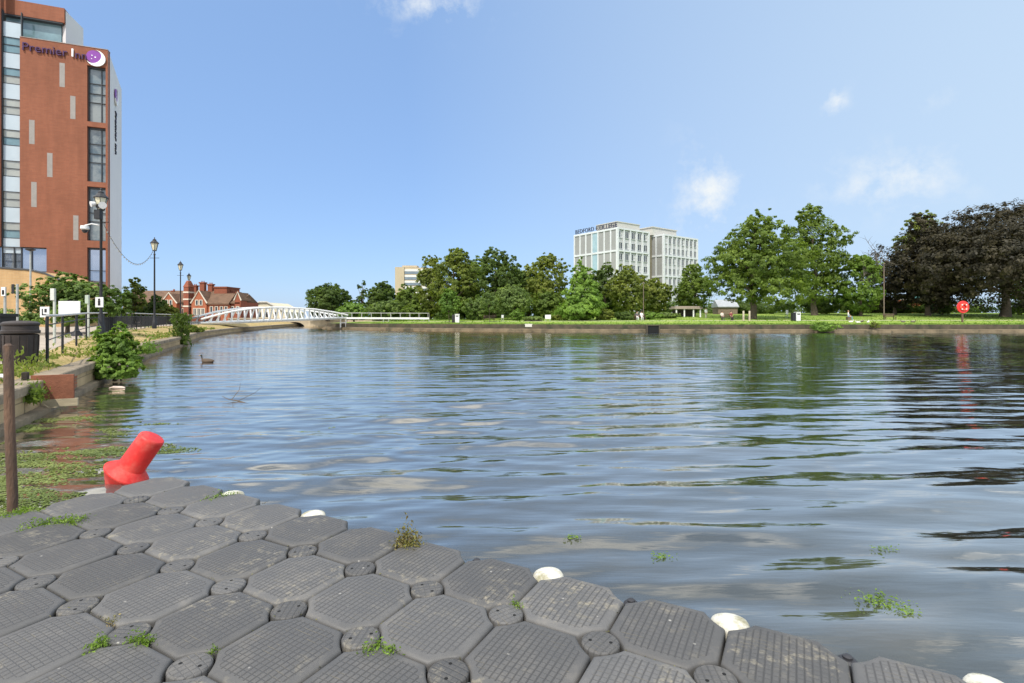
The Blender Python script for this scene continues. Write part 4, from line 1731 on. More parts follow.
def moon(cx, cz, r, M, nm='moon_sign'):
    mb = MB()
    n = 30
    mb.prism([(cx - .18 * r + .80 * r * math.cos(2 * math.pi * k / n), cz + .16 * r + .80 * r * math.sin(2 * math.pi * k / n)) for k in range(n)], 0, .08)
    mb.cur = 1
    out, inn = [], []
    for k in range(25):
        a = math.radians(-158 + 248 * k / 24)
        out.append((cx + r * math.cos(a), cz + r * math.sin(a)))
    for k in range(25):
        a = math.radians(90 - 248 * k / 24)
        s = math.sin(math.pi * k / 24)
        inn.append((cx - .26 * r * s * .7 + r * math.cos(a) * (1 - .30 * s), cz + .24 * r * s * .7 + r * math.sin(a) * (1 - .30 * s)))
    for k in range(24):
        mb.prism([out[k], out[k + 1], inn[23 - k], inn[24 - k]], .0, .14)
    mb.cur = 1
    for (dx, dz, rr) in ((-.38, .30, .10), (-.05, .12, .12), (-.42, -.12, .08)):
        pts_ = []
        for k in range(10):
            a = math.pi / 2 + k * math.pi / 5
            q = rr * r * (1 if k % 2 == 0 else .45)
            pts_.append((cx + dx * r + q * math.cos(a), cz + dz * r + q * math.sin(a)))
        mb.prism(pts_, .07, .10)
    mb.v = [tuple(M @ Vector(v)) for v in mb.v]
    return mb.build(nm, [pm('moon_purple', (.22, .05, .30), .4, .1), SIGNW], h)


moon(0, 0, .80, Matrix.Translation((.98, .03, 27.85 - HZ0)) @ TX)
d = Vector((1.8, -10.57, 0)).normalized()
nn_ = Vector((-.986, -.168, 0))
S0 = Vector((0.0, 0.0, 0)) + d * 5.2 + nn_ * .06
DK = pm('sign_dark', (.03, .022, .04), .4, .1)
R3 = Matrix(((0, d.x, nn_.x, 0), (0, d.y, nn_.y, 0), (-1, 0, 0, 0), (0, 0, 0, 1)))
text_mesh('sign_lettering', 'Premier Inn', 1.25, DK, h, Matrix.Translation((S0.x, S0.y, 22.1 - HZ0)) @ R3, .06, .80)
R4 = Matrix(((d.x, 0, nn_.x, 0), (d.y, 0, nn_.y, 0), (0, 1, 0, 0), (0, 0, 0, 1)))
moon(0, 0, .8, Matrix.Translation((S0.x, S0.y, 26.0 - HZ0)) @ R4 @ Matrix.Diagonal((1.2, 1.1, 1, 1)))

# low tan brick wing
TANB = brick_mat('tan_brick', (.47, .30, .14), (.42, .26, .12), (.40, .30, .18), 1, .45, .15)
r = empty('tan_brick_building', (at(0, 43.5), 43.5, 1.0), 0, 'low tan brick building with sloping top in front of the brick hotel', 'building')
xr = at(62, 43.5) - at(0, 43.5)
mb = MB()
pr = [(-22, 0), (xr, 0), (xr, zat(281, 43.5) - 1), (xr - 1.4, zat(274, 43.5) - 1), (xr - 2.6, zat(270.5, 43.5) - 1), (-1, zat(267.5, 43.5) - 1), (-22, zat(267.5, 43.5) - 1)]
mb.loft([[(x, 0, z) for x, z in pr], [(x - 1, 5, z) for x, z in pr]])
mb.build('wall', TANB, r)
mb = MB()
for (x0, z0), (x1, z1) in zip(pr[2:-1], pr[3:]):
    mb.tube([(x0, -.02, z0 + .05), (x1, -.02, z1 + .05)], .08, 6)
mb.build('roof_edge', FRAME, r)

# ------------------------------------------------------------------ gabled red brick building, far left
RB = brick_mat('red_brick', (.36, .105, .045), (.30, .085, .04), (.28, .15, .1), 1, .45, .15, tint=(.75, 1.2))
RBD = brick_mat('dark_red_brick', (.26, .075, .04), (.22, .065, .035), (.2, .1, .07), 1, .45, .15)
TILE = pm('brown_roof_tiles', (.13, .075, .045), .85, .35, .8, .3, stretch=(1, 1, 3))
STN = pm('stone_trim', (.58, .52, .42), .8, .1, 2)
WGL = pm('dark_glass', (.035, .04, .045), .08, .4, 2, spec=.9)
YB = 125.0
r = empty('gabled_brick_building', (at(190, YB), YB, 1.0), 0, 'old red brick building with stone trimmed gables and many tall chimneys', 'building')
ox = at(190, YB)


def bx_(p):
    return at(p, YB) - ox


def bz(y):
    return zat(y, YB) - 1.0


def roof_x(mb, x0, x1, y0, y1, ze, zr, t=.25):
    ym = (y0 + y1) / 2
    mb.loft([[(x, y0 - .4, ze - .1), (x, ym, zr), (x, y1 + .4, ze - .1), (x, y1 + .4, ze - .4), (x, y0 - .4, ze - .4)] for x in (x0, x1)])


def gable_front(x0, x1, y, dep, ze, zr, mat=RB):
    xm = (x0 + x1) / 2
    mb = MB()
    pr = [(x0, 0), (x1, 0), (x1, ze), (xm, zr), (x0, ze)]
    mb.loft([[(a, y, b_) for a, b_ in pr], [(a, y + dep, b_) for a, b_ in pr]])
    o = mb.build('gable', mat, r)
    tm = MB()
    tm.tube([(x0 - .15, y - .06, ze - .1), (xm, y - .06, zr + .12), (x1 + .15, y - .06, ze - .1)], .16, 6)
    tm.build('gable_trim', STN, o)
    rf = MB()
    for s_, xx in ((-1, x0), (1, x1)):
        rf.loft([[(xm, y + .1, zr + .06), (xm, y + dep + 2, zr + .06), (xm, y + dep + 2, zr - .1), (xm, y + .1, zr - .1)][::s_], [(xx + .1 * s_, y + .1, ze + .0), (xx + .1 * s_, y + dep + 2, ze), (xx + .1 * s_, y + dep + 2, ze - .15), (xx + .1 * s_, y + .1, ze - .15)][::s_]])
    rf.build('gable_roof', TILE, o)
    return o


def win(par, x, y, z, w_, h_, bars=1):
    mb = MB()
    mb.box(x - w_ / 2 - .14, x - w_ / 2, y - .1, y + .1, z - .12, z + h_ + .14)
    mb.box(x + w_ / 2, x + w_ / 2 + .14, y - .1, y + .1, z - .12, z + h_ + .14)
    mb.box(x - w_ / 2, x + w_ / 2, y - .1, y + .1, z + h_, z + h_ + .14)
    mb.box(x - w_ / 2, x + w_ / 2, y - .14, y + .1, z - .12, z)
    for k in range(bars):
        xx = x - w_ / 2 + w_ * (k + 1) / (bars + 1)
        mb.box(xx - .05, xx + .05, y - .07, y + .05, z, z + h_)
    o = mb.build('window', STN, par)
    mb = MB()
    mb.box(x - w_ / 2, x + w_ / 2, y - .03, y + .08, z, z + h_)
    mb.build('pane', WGL, o)


mb = MB()
mb.box(bx_(120), bx_(216), 1, 9, 0, bz(301))
mb.build('wall', RB, r)
mb = MB()
roof_x(mb, bx_(119), bx_(216), 1, 9, bz(301), bz(289.5))
mb.build('roof', TILE, r)
for (a, b_, ze, zr) in ((163, 178, 303, 293.5), (193, 208, 303, 291)):
    o = gable_front(bx_(a), bx_(b_), -.6, 3, bz(ze), bz(zr))
    m_ = (a + b_) / 2
    for q in (-4, 0, 4):
        win(r, bx_(m_ + q), -.6, bz(315), .62, 1.5)
        if q:
            win(r, bx_(m_ + q * .5), -.6, bz(305), .5, 1.1, 0)
for p_ in (148, 153, 158, 181, 191.2):
    win(r, bx_(p_), 1, bz(315), .6, 1.5)
    win(r, bx_(p_), 1, bz(306), .55, 1.0, 0)
# turret with stone bands
mb = MB()
mb.box(bx_(184), bx_(190), -.2, 1.6, 0, bz(287))
mb.loft([[(bx_(184) - .1, -.3, bz(287)), (bx_(190) + .1, -.3, bz(287)), (bx_(190) + .1, 1.7, bz(287)), (bx_(184) - .1, 1.7, bz(287))], [(bx_(187) - .4, .5, bz(280.5)), (bx_(187) + .4, .5, bz(280.5)), (bx_(187) + .4, .9, bz(280.5)), (bx_(187) - .4, .9, bz(280.5))]])
o = mb.build('turret', RBD, r)
for yy in (293, 300, 307):
    mb = MB()
    mb.box(bx_(184) - .08, bx_(190) + .08, -.28, 1.65, bz(yy), bz(yy) + .35)
    mb.build('stone_band', STN, o)
# flat topped block and right wing
mb = MB()
mb.box(bx_(207), bx_(220), 3, 9, 0, bz(287))
mb.box(bx_(206.6), bx_(220.4), 2.8, 9.2, bz(287), bz(285.8))
mb.build('tower_block', RBD, r)
mb = MB()
mb.box(bx_(208), bx_(230), -.2, 3, 0, bz(303))
mb.build('wall', RB, r)
mb = MB()
roof_x(mb, bx_(207), bx_(230), -.2, 5.4, bz(303), bz(293))
mb.build('roof', TILE, r)
mb = MB()
mb.box(bx_(229), bx_(240), .5, 9, 0, bz(302))
mb.build('wall', RBD, r)
mb = MB()
roof_x(mb, bx_(228.5), bx_(239.5), .5, 9, bz(302), bz(293.5))
mb.build('roof', TILE, r)
gable_front(bx_(234.5), bx_(240.4), .1, 3, bz(300), bz(292.5), RBD)
for p_ in (212, 217, 222, 226.5, 231.5, 237.5):
    win(r, bx_(p_), -.2 if p_ < 230 else (.5 if p_ < 234 else .1), bz(313), .5, 1.5, 0)
for (p_, y0, wd, yy) in ((195.5, 284, .9, 5), (203, 280.8, 1.15, 5), (211, 282.6, 1.1, 5), (229.5, 288.5, .9, 5), (238.5, 291, .6, 5), (174, 289.5, .5, 5)):
    mb = MB()
    x = at(p_, YB + yy) - ox
    mb.box(x - wd / 2, x + wd / 2, yy - .5, yy + .5, bz(299), bz(y0) - .3)
    mb.box(x - wd / 2 - .14, x + wd / 2 + .14, yy - .64, yy + .64, bz(y0) - .3, bz(y0))
    for q in (-.22, .22):
        mb.lathe([(.13, 0), (.10, .35)], 8, c=(x + q * wd, yy, bz(y0)))
    mb.build('chimney', RBD, r)

# cream building and town bridge behind the footbridge
YC = 150.0
r = empty('cream_building', (at(263, YC), YC, 1.0), 0, 'low cream building with pale shallow roof beyond the white footbridge', 'building')
ww = at(285, YC) - at(263, YC)
mb = MB()
pr = [(-4.6, 0), (ww, 0), (ww, zat(312, YC) - 1), (1.2, zat(302.5, YC) - 1), (-1.0, zat(302.5, YC) - 1), (-4.6, zat(309, YC) - 1)]
mb.loft([[(x, 0, z) for x, z in pr], [(x, 14, z) for x, z in pr]])
mb.build('wall', pm('cream_render', (.56, .50, .36), .8, .1, .5), r)
mb = MB()
for (x0, z0), (x1, z1) in zip(pr[2:-1], pr[3:]):
    mb.tube([(x0, -.2, z0 + .1), (x1, -.2, z1 + .1)], .25, 6)
mb.build('roof_edge', pm('pale_roof', (.45, .42, .36), .8), r)
for q in (-3, -1, 1.2, 3.4):
    mb = MB()
    mb.box(q - .4, q + .4, -.06, .1, 1.2, 2.6)
    mb.build('window', WGL, r)

YT = 118.0
r = empty('stone_bridge', (at(300, YT), YT, 0), 0, 'tan stone arched road bridge low over the river behind the footbridge', 'bridge')
xs0, xs1 = at(228, YT) - at(300, YT), at(372, YT) - at(300, YT)
arches = [(at(c, YT) - at(300, YT), w_, h_) for c, w_, h_ in ((262, 2.6, .95), (295, 2.2, 1.0))]
low = [(xs0, -1.2)]
for c, w_, h_ in arches:
    for k in range(17):
        a = math.pi * (1 - k / 16)
        low.append((c + w_ * math.cos(a), -.3 + (h_ + .3) * math.sin(a)))
low.append((xs1, -1.2))
# vertical slabs follow the arch line, so that each face stays convex
mb = MB()
ztop = 1.72
for (x0, z0), (x1, z1) in zip(low[:-1], low[1:]):
    if x1 - x0 < 1e-3:
        continue
    f0_, f1_ = (z0, z1)
    if z0 < -.25 and z1 < -.25 or (x1 - x0 > .9):
        f0_ = f1_ = -1.2
    mb.loft([[(x0, 0, f0_), (x1, 0, f1_), (x1, 0, ztop), (x0, 0, ztop)], [(x0, 9, f0_), (x1, 9, f1_), (x1, 9, ztop), (x0, 9, ztop)]])
mb.build('arches', pm('bridge_stone', (.40, .33, .23), .9, .2, .8, .3), r)
mb = MB()
mb.box(xs0, xs1, -.18, 9.18, ztop + .003, ztop + .22)
mb.build('parapet', pm('parapet_stone', (.36, .30, .22), .9, .2, .8), r)

# ------------------------------------------------------------------ white footbridge
A, B = Vector((-39.5, 65, 0)), Vector((-28, 86, 0))
r = empty('white_footbridge', (A.x, A.y, 0), 0, 'white arched steel footbridge with slanting hangers and straight approach deck', 'bridge')
dv = (B - A)
nv = Vector((dv.y, -dv.x, 0)).normalized()
HT = [(0, .42), (.08, .9), (.16, 1.32), (.283, 1.68), (.4, 1.78), (.5, 1.72), (.715, 1.40), (.87, .9), (1, .36)]


def deckz(s):
    return 1.28 + (2.0 - 1.28) * s


mb = MB()
rings = []
for k in range(13):
    s = k / 12
    p = dv * s
    zc = deckz(s)
    rings.append([p + nv * 1.25 + Vector((0, 0, zc)), p - nv * 1.25 + Vector((0, 0, zc)), p - nv * 1.2 + Vector((0, 0, zc - .28)), p + nv * 1.2 + Vector((0, 0, zc - .28))])
mb.loft(rings)
mb.build('deck', WHITEB, r)
for sd in (1, -1):
    mb = MB()
    pts = []
    for k in range(33):
        s = k / 32
        pts.append(dv * s + nv * sd * (1.25 + .5 * lerp_tab(HT, s) / 1.7) + Vector((0, 0, deckz(s) + lerp_tab(HT, s))))
    mb.tube(pts, .125, 8)
    mb.tube([dv * (k / 12) + nv * sd * 1.3 + Vector((0, 0, deckz(k / 12) - .05)) for k in range(13)], .135, 8)
    o = mb.build('arch', WHITEB, r, True)
    hg = MB()
    for k in range(1, 25):
        s = k / 25
        lean = (s - .5) * .05
        p0_ = dv * s + nv * sd * 1.3 + Vector((0, 0, deckz(s)))
        s2 = s - lean
        p1_ = dv * s2 + nv * sd * (1.25 + .5 * lerp_tab(HT, s2) / 1.7) + Vector((0, 0, deckz(s2) + lerp_tab(HT, s2)))
        u = dv.normalized() * .105
        q = nv * .03
        hg.loft([[p0_ - u - q, p0_ + u - q, p0_ + u + q, p0_ - u + q], [p1_ - u - q, p1_ + u - q, p1_ + u + q, p1_ - u + q]])
    hg.build('hanger_row', WHITEB, o)
C_ = Vector((-14.3, 89.5, 0)) - A
Bv = dv.copy()
mb = MB()
e = (C_ - Bv)
en = Vector((-e.y, e.x, 0)).normalized()
mb.loft([[Bv + en * 1.2 + Vector((0, 0, 2.0)), Bv - en * 1.2 + Vector((0, 0, 2.0)), Bv - en * 1.2 + Vector((0, 0, 1.72)), Bv + en * 1.2 + Vector((0, 0, 1.72))],
         [C_ + en * 1.2 + Vector((0, 0, 1.98)), C_ - en * 1.2 + Vector((0, 0, 1.98)), C_ - en * 1.2 + Vector((0, 0, 1.66)), C_ + en * 1.2 + Vector((0, 0, 1.66))]])
mb.build('approach_deck', WHITEB, r)
mb = MB()
for sd in (1, -1):
    mb.tube([Bv + en * 1.15 * sd + Vector((0, 0, 2.72)), C_ + en * 1.15 * sd + Vector((0, 0, 2.70))], .035, 6)
    for k in range(10):
        p = Bv.lerp(C_, k / 9) + en * 1.15 * sd
        mb.tube([p + Vector((0, 0, 1.98)), p + Vector((0, 0, 2.7))], .025, 5)
mb.build('approach_rail', RAILM, r)
for k in (.02, .5, .97):
    mb = MB()
    p = Bv.lerp(C_, k)
    eu = e.normalized()
    for q in (-.42, .42):
        mb.tube([p + eu * q - en * .8 + Vector((0, 0, .2)), p + eu * q - en * .8 + Vector((0, 0, 1.7))], .11, 8)
    mb.tube([p - eu * .42 - en * .8 + Vector((0, 0, 1.1)), p + eu * .42 - en * .8 + Vector((0, 0, 1.1))], .09, 8)
    mb.build('pier', WHITEB, r, True)
# ------------------------------------------------------------------ college and office blocks
CW = pm('college_white', (.60, .615, .63), .7, .06, .2)
CG = pm('college_grey', (.29, .29, .285), .7, .08, .15)
CP = pm('college_panel', (.42, .425, .43), .7, .1, .3)
CT = pm('college_cream', (.50, .485, .44), .8, .06, .3)
r = empty('college_building', (38.4, 190, 2.0), math.radians(36.4), 'pale college building of two gridded office blocks above the trees', 'college')
HC = 33.0


def block(x0, x1, y0, y1, ncol, bays, glass_bay=None, rows_=8, seen=6):
    mb = MB()
    mb.box(x0 + .4, x1 - .4, y0 + .4, y1, 0, HC - .2)
    mb.build('body', CP, r)
    mb = MB()
    w_ = (x1 - x0) / ncol
    for k in range(ncol + 1):
        xx = x0 + w_ * k
        ww = .42 if k in (0, ncol) else .24
        mb.box(xx - ww, xx + ww, y0 - .12, y0 + .5, 0, HC)
    for k in range(5):
        zz_ = HC - 8.1 * k
        if zz_ > 0:
            mb.box(x0 - .35, x1 + .35, y0 - .15, y0 + .45, zz_ - .6, zz_ + .02)
    mb.build('front_grid', CW, r)
    # left face: grey panels between white fins
    mb = MB()
    n = bays
    wy = (y1 - y0) / n
    for k in range(n + 1):
        yy = y0 + wy * k
        mb.box(x0 - .3, x0 + .5, yy - .28, yy + .28, 0, HC + .004)
    for k in range(5):
        zz_ = HC - 8.1 * k
        if zz_ > 0:
            mb.box(x0 - .33, x0 + .45, y0 - .3, y1, zz_ - .7, zz_ - .003)
    mb.build('side_grid', CW, r)
    mb, gb = MB(), MB()
    for k in range(n):
        t_ = gb if k == glass_bay else mb
        t_.box(x0 - .1, x0 + .45, y0 + wy * k + .28, y0 + wy * (k + 1) - .28, 0, HC - .72)
    if mb.v:
        mb.build('side_panel', CG, r)
    if gb.v:
        gb.build('stair_glazing', pm('stair_glass', (.30, .42, .46), .08, .15, .3, spec=.9), r)
    fh = 4.05
    for a in range(rows_):
        if a >= seen:
            break
        zt_ = HC - .9 - fh * a
        for k in range(ncol):
            xx = x0 + w_ * (k + .5)
            mb = MB()
            mb.box(xx - w_ * .30, xx - w_ * .30 + .1, y0 + .15, y0 + .6, zt_ - 2.75, zt_ - .3)
            mb.box(xx + w_ * .30 - .1, xx + w_ * .30, y0 + .15, y0 + .6, zt_ - 2.75, zt_ - .3)
            mb.box(xx - w_ * .30 + .1, xx + w_ * .30 - .1, y0 + .15, y0 + .6, zt_ - .4, zt_ - .3)
            mb.box(xx - w_ * .30 + .1, xx + w_ * .30 - .1, y0 + .15, y0 + .6, zt_ - 2.75, zt_ - 2.65)
            mb.box(xx + .0, xx + .1, y0 + .2, y0 + .6, zt_ - 2.65, zt_ - .4)
            o = mb.build('window', CW, r)
            mb = MB()
            dark = ((k * 7 + a * 5) % 4) != 0
            mb.box(xx - w_ * .30 + .1, xx + .0, y0 + .3, y0 + .6, zt_ - 2.65, zt_ - .4)
            mb.cur = 1
            mb.box(xx + .1, xx + w_ * .30 - .1, y0 + .3, y0 + .6, zt_ - 2.65 + (0 if dark else 1.0), zt_ - .4)
            mb.build('pane', [WGL, WGL if dark else CP], o)


block(0, 17.4, 0, 22.6, 5, 7, 3)
block(25.9, 48.1, -.44, 21, 8, 6, None)
mb = MB()
mb.box(17.8, 25.5, 5, 18, 0, HC - .4)
mb.build('link_block', pm('link_brown', (.19, .17, .12), .8, .15, .3), r)
mb = MB()
mb.box(1.4, 14, 1.6, 12, HC, HC + 2.3)
mb.box(24.6, 40, 4, 15, HC + .005, HC + 3.0)
mb.box(1.2, 14.2, 1.4, 12.2, HC + 2.303, HC + 2.6)
mb.box(24.3, 40.3, 3.7, 15.3, HC + 3.003, HC + 3.4)
mb.build('roof_house', CT, r)
TXL = Matrix(((0, 0, -1, 0), (-1, 0, 0, 0), (0, 1, 0, 0), (0, 0, 0, 1)))
SGN = pm('college_letters', (.045, .05, .08), .5)
text_mesh('sign_lettering', 'BEDFORD', 2.3, SGN, r, Matrix.Translation((.1, 17.2, HC + 1.0)) @ TXL, .12, .95, 1.1)
text_mesh('sign_lettering', 'COLLEGE', 2.6, SGN, r, Matrix.Translation((1.0, 6.6, HC + 1.2)) @ TXL, .12, .95, 1.05)

YO = 300.0
r = empty('office_block', (at(395, YO), YO, 2), 0, 'distant tan office block with ribbon windows behind the trees', 'office building')
HO = zat(267, YO) - 2
mb = MB()
mb.box(0, 5.2, 0, 12, 0, HO)
mb.box(4.6, 21, 1, 12, 0, HO - .3)
mb.box(3.5, 12, 3, 10, HO + .003, HO + 1.2)
mb.build('wall', pm('office_tan', (.46, .38, .26), .8, .06, .2), r)
for k in range(8):
    zz_ = HO - 2.4 - k * 3.3
    mb = MB()
    mb.box(5.4, 20.6, .8, 1.2, zz_ - 1.5, zz_)
    o = mb.build('ribbon_window', pm('office_glass', (.16, .20, .24), .1, .2, .5, spec=.8), r)
    mb = MB()
    mb.box(5.3, 20.8, .7, 1.1, zz_ + .003, zz_ + 1.2)
    mb.build('spandrel', pm('office_white', (.66, .65, .62), .7), o)

# ------------------------------------------------------------------ trees
def crown(pl, pr, yt, Y, Z, shape='round', k=9, bottom=.12, seed=1):
    """ellipsoids that fill the outline a crown has at this depth; heights relative to the foot"""
    rng = np.random.default_rng(seed)
    W = (pr - pl) * Y / F
    H = zat(yt, Y) - Z
    zb = H * bottom
    out = []
    if shape == 'cone':
        for i in range(k):
            s = i / (k - 1)
            rr = W * .5 * (1 - s) ** .75 * .9 + W * .06
            z = zb + (H - zb) * (.12 + .82 * s)
            out.append((rng.normal() * W * .05, rng.normal() * W * .05, z, rr, rr, (H - zb) * .14))
        return out
    if shape == 'spread':      # wide skirts one above the other
        for i in range(k):
            s = (i + .5) / k
            rad = W * .5 * math.sqrt(max(.05, 1 - (1.05 * s) ** 2.6))
            a = rng.random() * 6.28
            q = rad * (.35 + .25 * rng.random())
            out.append((q * math.cos(a), q * math.sin(a) * .8, zb + (H - zb) * (.14 + .76 * s), max(rad * .7, W * .14), max(rad * .66, W * .14), (H - zb) * .15))
        return out
    out.append((0, 0, (zb + H) * .47, W * .44, W * .40, (H - zb) * .45))
    for i in range(k):
        a = rng.random() * 6.28
        el = rng.uniform(-.95, 1.0)
        ce = math.sqrt(max(0, 1 - el * el))
        rr = W * rng.uniform(.17, .27)
        x = math.cos(a) * ce * (W * .52 - rr * .78)
        y = math.sin(a) * ce * (W * .45 - rr * .6)
        rz_ = min(rr * rng.uniform(.7, 1.0), (H - zb) * .3)
        z = (zb + H) * .5 + el * ((H - zb) * .5 - rz_ * .85)
        out.append((x, y, z, rr, rr, rz_))
    # one lobe that reaches the measured top, off centre
    rr = W * .2
    rz_ = min(rr * .9, (H - zb) * .3)
    out.append((rng.normal() * W * .08, 0, H - rz_ * .9, rr, rr, rz_))
    return out


def T(label, pl, pr, yt, Y, mat, n, size=None, shape='round', k=9, bottom=.12, seed=1, nclump=150, clump=.26, tr=.3, name='broadleaf_tree', cat='tree', group='trees of the far bank', Z=None, trunk=True, shell=.62, px=None, nl=8, dY=0, up=.35):
    pc = (pl + pr) / 2 if px is None else px
    X = at(pc, Y)
    z = lawn_z(X, Y) if Z is None else Z
    bl = crown(pl, pr, yt, Y, z, shape, k, bottom, seed)
    sh = at((pl + pr) / 2, Y) - X
    bl = [(b_[0] + sh,) + tuple(b_[1:]) for b_ in bl]
    size = size or .0042 * Y
    return tree(name, label, X, Y, z - .05, bl, n, size, mat, tr, (sh * .5, 0, (zat(yt, Y) - z) * .72), cat, group, nclump, clump, seed, shell, up, nl, trunk=trunk)


LAYER = leaf_mat('leaf_cedar', (.062, .105, .03), (.025, .05, .016))
# right hand group
T('tall ragged green tree with open left edge, left of the tallest pair', 712, 806, 208, 84, G_MID, 15000, .40, 'spread', 15, .10, 5, 260, .24, .55, px=752, nl=14)
T('tall dense green tree touching the right side of the ragged tree', 784, 846, 205, 95, G_MID, 12000, .42, 'round', 13, .08, 8, 230, .24, .5, nl=10)
T('lower bright leafy tree at the foot of the bare branches', 838, 884, 254, 92, leaf_mat('leaf_fresh', (.16, .24, .042), (.09, .15, .028)), 6500, .38, 'round', 9, .02, 12, 130, .26, .25)
T('huge dark purple copper beech at the right picture edge', 900, 1110, 208, 90, G_PURPLE, 29000, .46, 'round', 26, .05, 15, 400, .22, .7, nl=12)
T('dark copper tree forming the left shoulder of the huge copper beech', 894, 962, 213, 93, G_PURPLE, 11000, .44, 'round', 12, .06, 93, 200, .26, .4)
T('small dark purple tree low beside the copper beech', 872, 918, 257, 99, G_PURPLE, 4500, .42, 'round', 8, .10, 18, 90, .26, .3)
T('golden green tree peeping out behind the copper beech', 902, 958, 210, 103, G_OLIVE, 5500, .46, 'round', 9, .2, 19, 120, .26, .35)
T('dark green tree overlapping the far right edge behind the copper beech', 990, 1080, 216, 112, G_DARK, 6000, .5, 'round', 9, .1, 20, 120, .26, .4)
# bare branches
Xb, Yb = at(857, 97), 97
zb = lawn_z(Xb, Yb)
r = empty('bare_tree', (Xb, Yb, zb), 0, 'leafless dead tree whose thin branches stick up between two green trees', 'tree', 'trees of the far bank')
rng = np.random.default_rng(3)
mb = MB()
Hh = zat(236, Yb) - zb


def branch(p, d, L, rad, lev):
    pts, rs = [p], [rad]
    q = p.copy()
    dd = d.copy()
    for i in range(4):
        dd = (dd + Vector(rng.normal(size=3)) * .22 + Vector((0, 0, .06))).normalized()
        q = q + dd * L / 4
        pts.append(q.copy())
        rs.append(rad * (1 - .2 * (i + 1)))
    mb.tube(pts, rs, 5)
    if lev < 3:
        for i in range(4 if lev else 6):
            b_ = pts[1 + int(rng.integers(0, 4))]
            nd = (dd + Vector(rng.normal(size=3)) * .75 + Vector((.25, 0, .2))).normalized()
            branch(b_, nd, L * .55, rad * .5, lev + 1)


branch(Vector((0, 0, 0)), Vector((.04, 0, 1)), Hh * .62, .28, 0)
mx_ = sum(v[0] for v in mb.v if v[2] > Hh * .7) / max(1, sum(1 for v in mb.v if v[2] > Hh * .7))
kz_ = Hh / max(v[2] for v in mb.v)
mb.v = [(v[0] - mx_ * v[2] / Hh, v[1], v[2] * kz_) for v in mb.v]
mb.build('trunk', pm('dead_wood', (.12, .10, .085), .9, .25, 2), r, True)

# middle
T('green tree in front of the pale college, right of the kiosk', 674, 714, 264, 100, G_MID, 5500, .42, 'round', 9, .06, 22, 120, .26, .3)
T('olive tree in front of the second college block', 636, 672, 277, 105, G_OLIVE, 4500, .42, 'round', 8, .05, 23, 100, .26, .25)
T('olive green rounded tree before the left college block', 606, 648, 264, 98, G_OLIVE, 6000, .40, 'round', 10, .05, 24, 130, .26, .3)
T('dark green tree between the light green and the olive tree', 588, 622, 262, 104, G_DARK, 5500, .42, 'round', 9, .05, 25, 110, .26, .3)
T('bright light green pyramid tree before the college', 558, 604, 259, 82, leaf_mat('leaf_maple', (.175, .275, .045), (.11, .19, .032), .4), 7500, .34, 'cone', 9, .05, 26, 150, .3, .22)
T('loose olive tree left of the bright pyramid tree', 524, 572, 253, 101, G_OLIVE, 6000, .42, 'round', 10, .06, 27, 110, .26, .3)
T('round yellowish tree between the dark group and the loose olive tree', 508, 548, 264, 108, G_OLIVE, 4500, .44, 'round', 9, .05, 28, 90, .26, .3)
T('dark green filler tree between the olive tree and the dark broad tree', 452, 502, 257, 106, G_MID, 6500, .44, 'round', 10, .04, 91, 130, .26, .3)
T('mid green tree closing the gap right of the dark broad tree', 500, 536, 270, 106, G_DARK, 5000, .44, 'round', 9, .04, 92, 110, .26, .3)
T('dark tall broad tree in the middle of the left tree group', 466, 524, 248, 100, G_DARK, 9500, .42, 'round', 12, .06, 29, 190, .24, .4)
T('tall olive green tree joined to the left of the dark broad tree', 430, 480, 247, 97, leaf_mat('leaf_olive_dark', (.175, .21, .042), (.09, .125, .026)), 9000, .42, 'round', 12, .06, 30, 180, .24, .4)
T('yellowish edge tree at the left end of the tall group', 414, 446, 255, 103, G_OLIVE, 5000, .44, 'round', 9, .05, 31, 110, .26, .3)
T('soft round willow bush in front of the dark broad tree', 490, 536, 285, 90, G_WILLOW, 6000, .30, 'round', 8, .02, 32, 140, .3, .2, name='willow')
T('smaller pale willow at the left foot of the dark broad tree', 462, 494, 292, 92, G_WILLOW, 3000, .32, 'round', 7, .02, 33, 80, .3, .18, name='willow')
T('green bushy tree filling the gap right of the willow', 530, 566, 290, 94, G_MID, 4000, .36, 'round', 8, .02, 34, 90, .26, .2)
T('bright green sapling with a thin trunk on the lawn', 437, 461, 288, 79, G_LIGHT, 2200, .30, 'round', 6, .22, 35, 60, .3, .07, name='sapling')
T('slender paler sapling in front of the willow bush', 479, 500, 291, 78.5, G_WILLOW, 1300, .28, 'round', 6, .3, 36, 45, .3, .06, name='sapling')
T('very low round green bush at the end of the willow', 509, 525, 308, 84, G_LIGHT, 1100, .24, 'round', 5, .0, 37, 40, .3, .08, name='bush', cat='bush', trunk=False)
# left, behind the footbridge
T('dark green trees mass behind the approach deck, left of the office block', 366, 400, 281, 122, G_DARK, 5500, .5, 'round', 10, .05, 40, 110, .26, .35, Z=1.8)
T('green tree in front of the distant tan office block', 392, 428, 284, 112, G_MID, 5500, .46, 'round', 10, .05, 41, 110, .26, .35, Z=1.8)
T('big dark round tree above the right half of the white arch', 304, 352, 283, 118, G_DARK, 8500, .48, 'round', 12, .02, 42, 170, .24, .4, Z=1.6)
T('pale green bushes behind the white approach deck', 336, 372, 302, 104, G_LIGHT, 3500, .4, 'round', 7, .0, 43, 80, .3, .15, Z=1.5)
T('light green bushy tree behind the middle of the approach deck', 366, 408, 300, 106, G_WILLOW, 4000, .4, 'round', 8, .0, 44, 90, .3, .15, Z=1.6)
T('low green bush under the tall group near the end of the approach deck', 402, 436, 303, 104, G_MID, 3000, .4, 'round', 7, .0, 45, 70, .3, .15, Z=1.7)
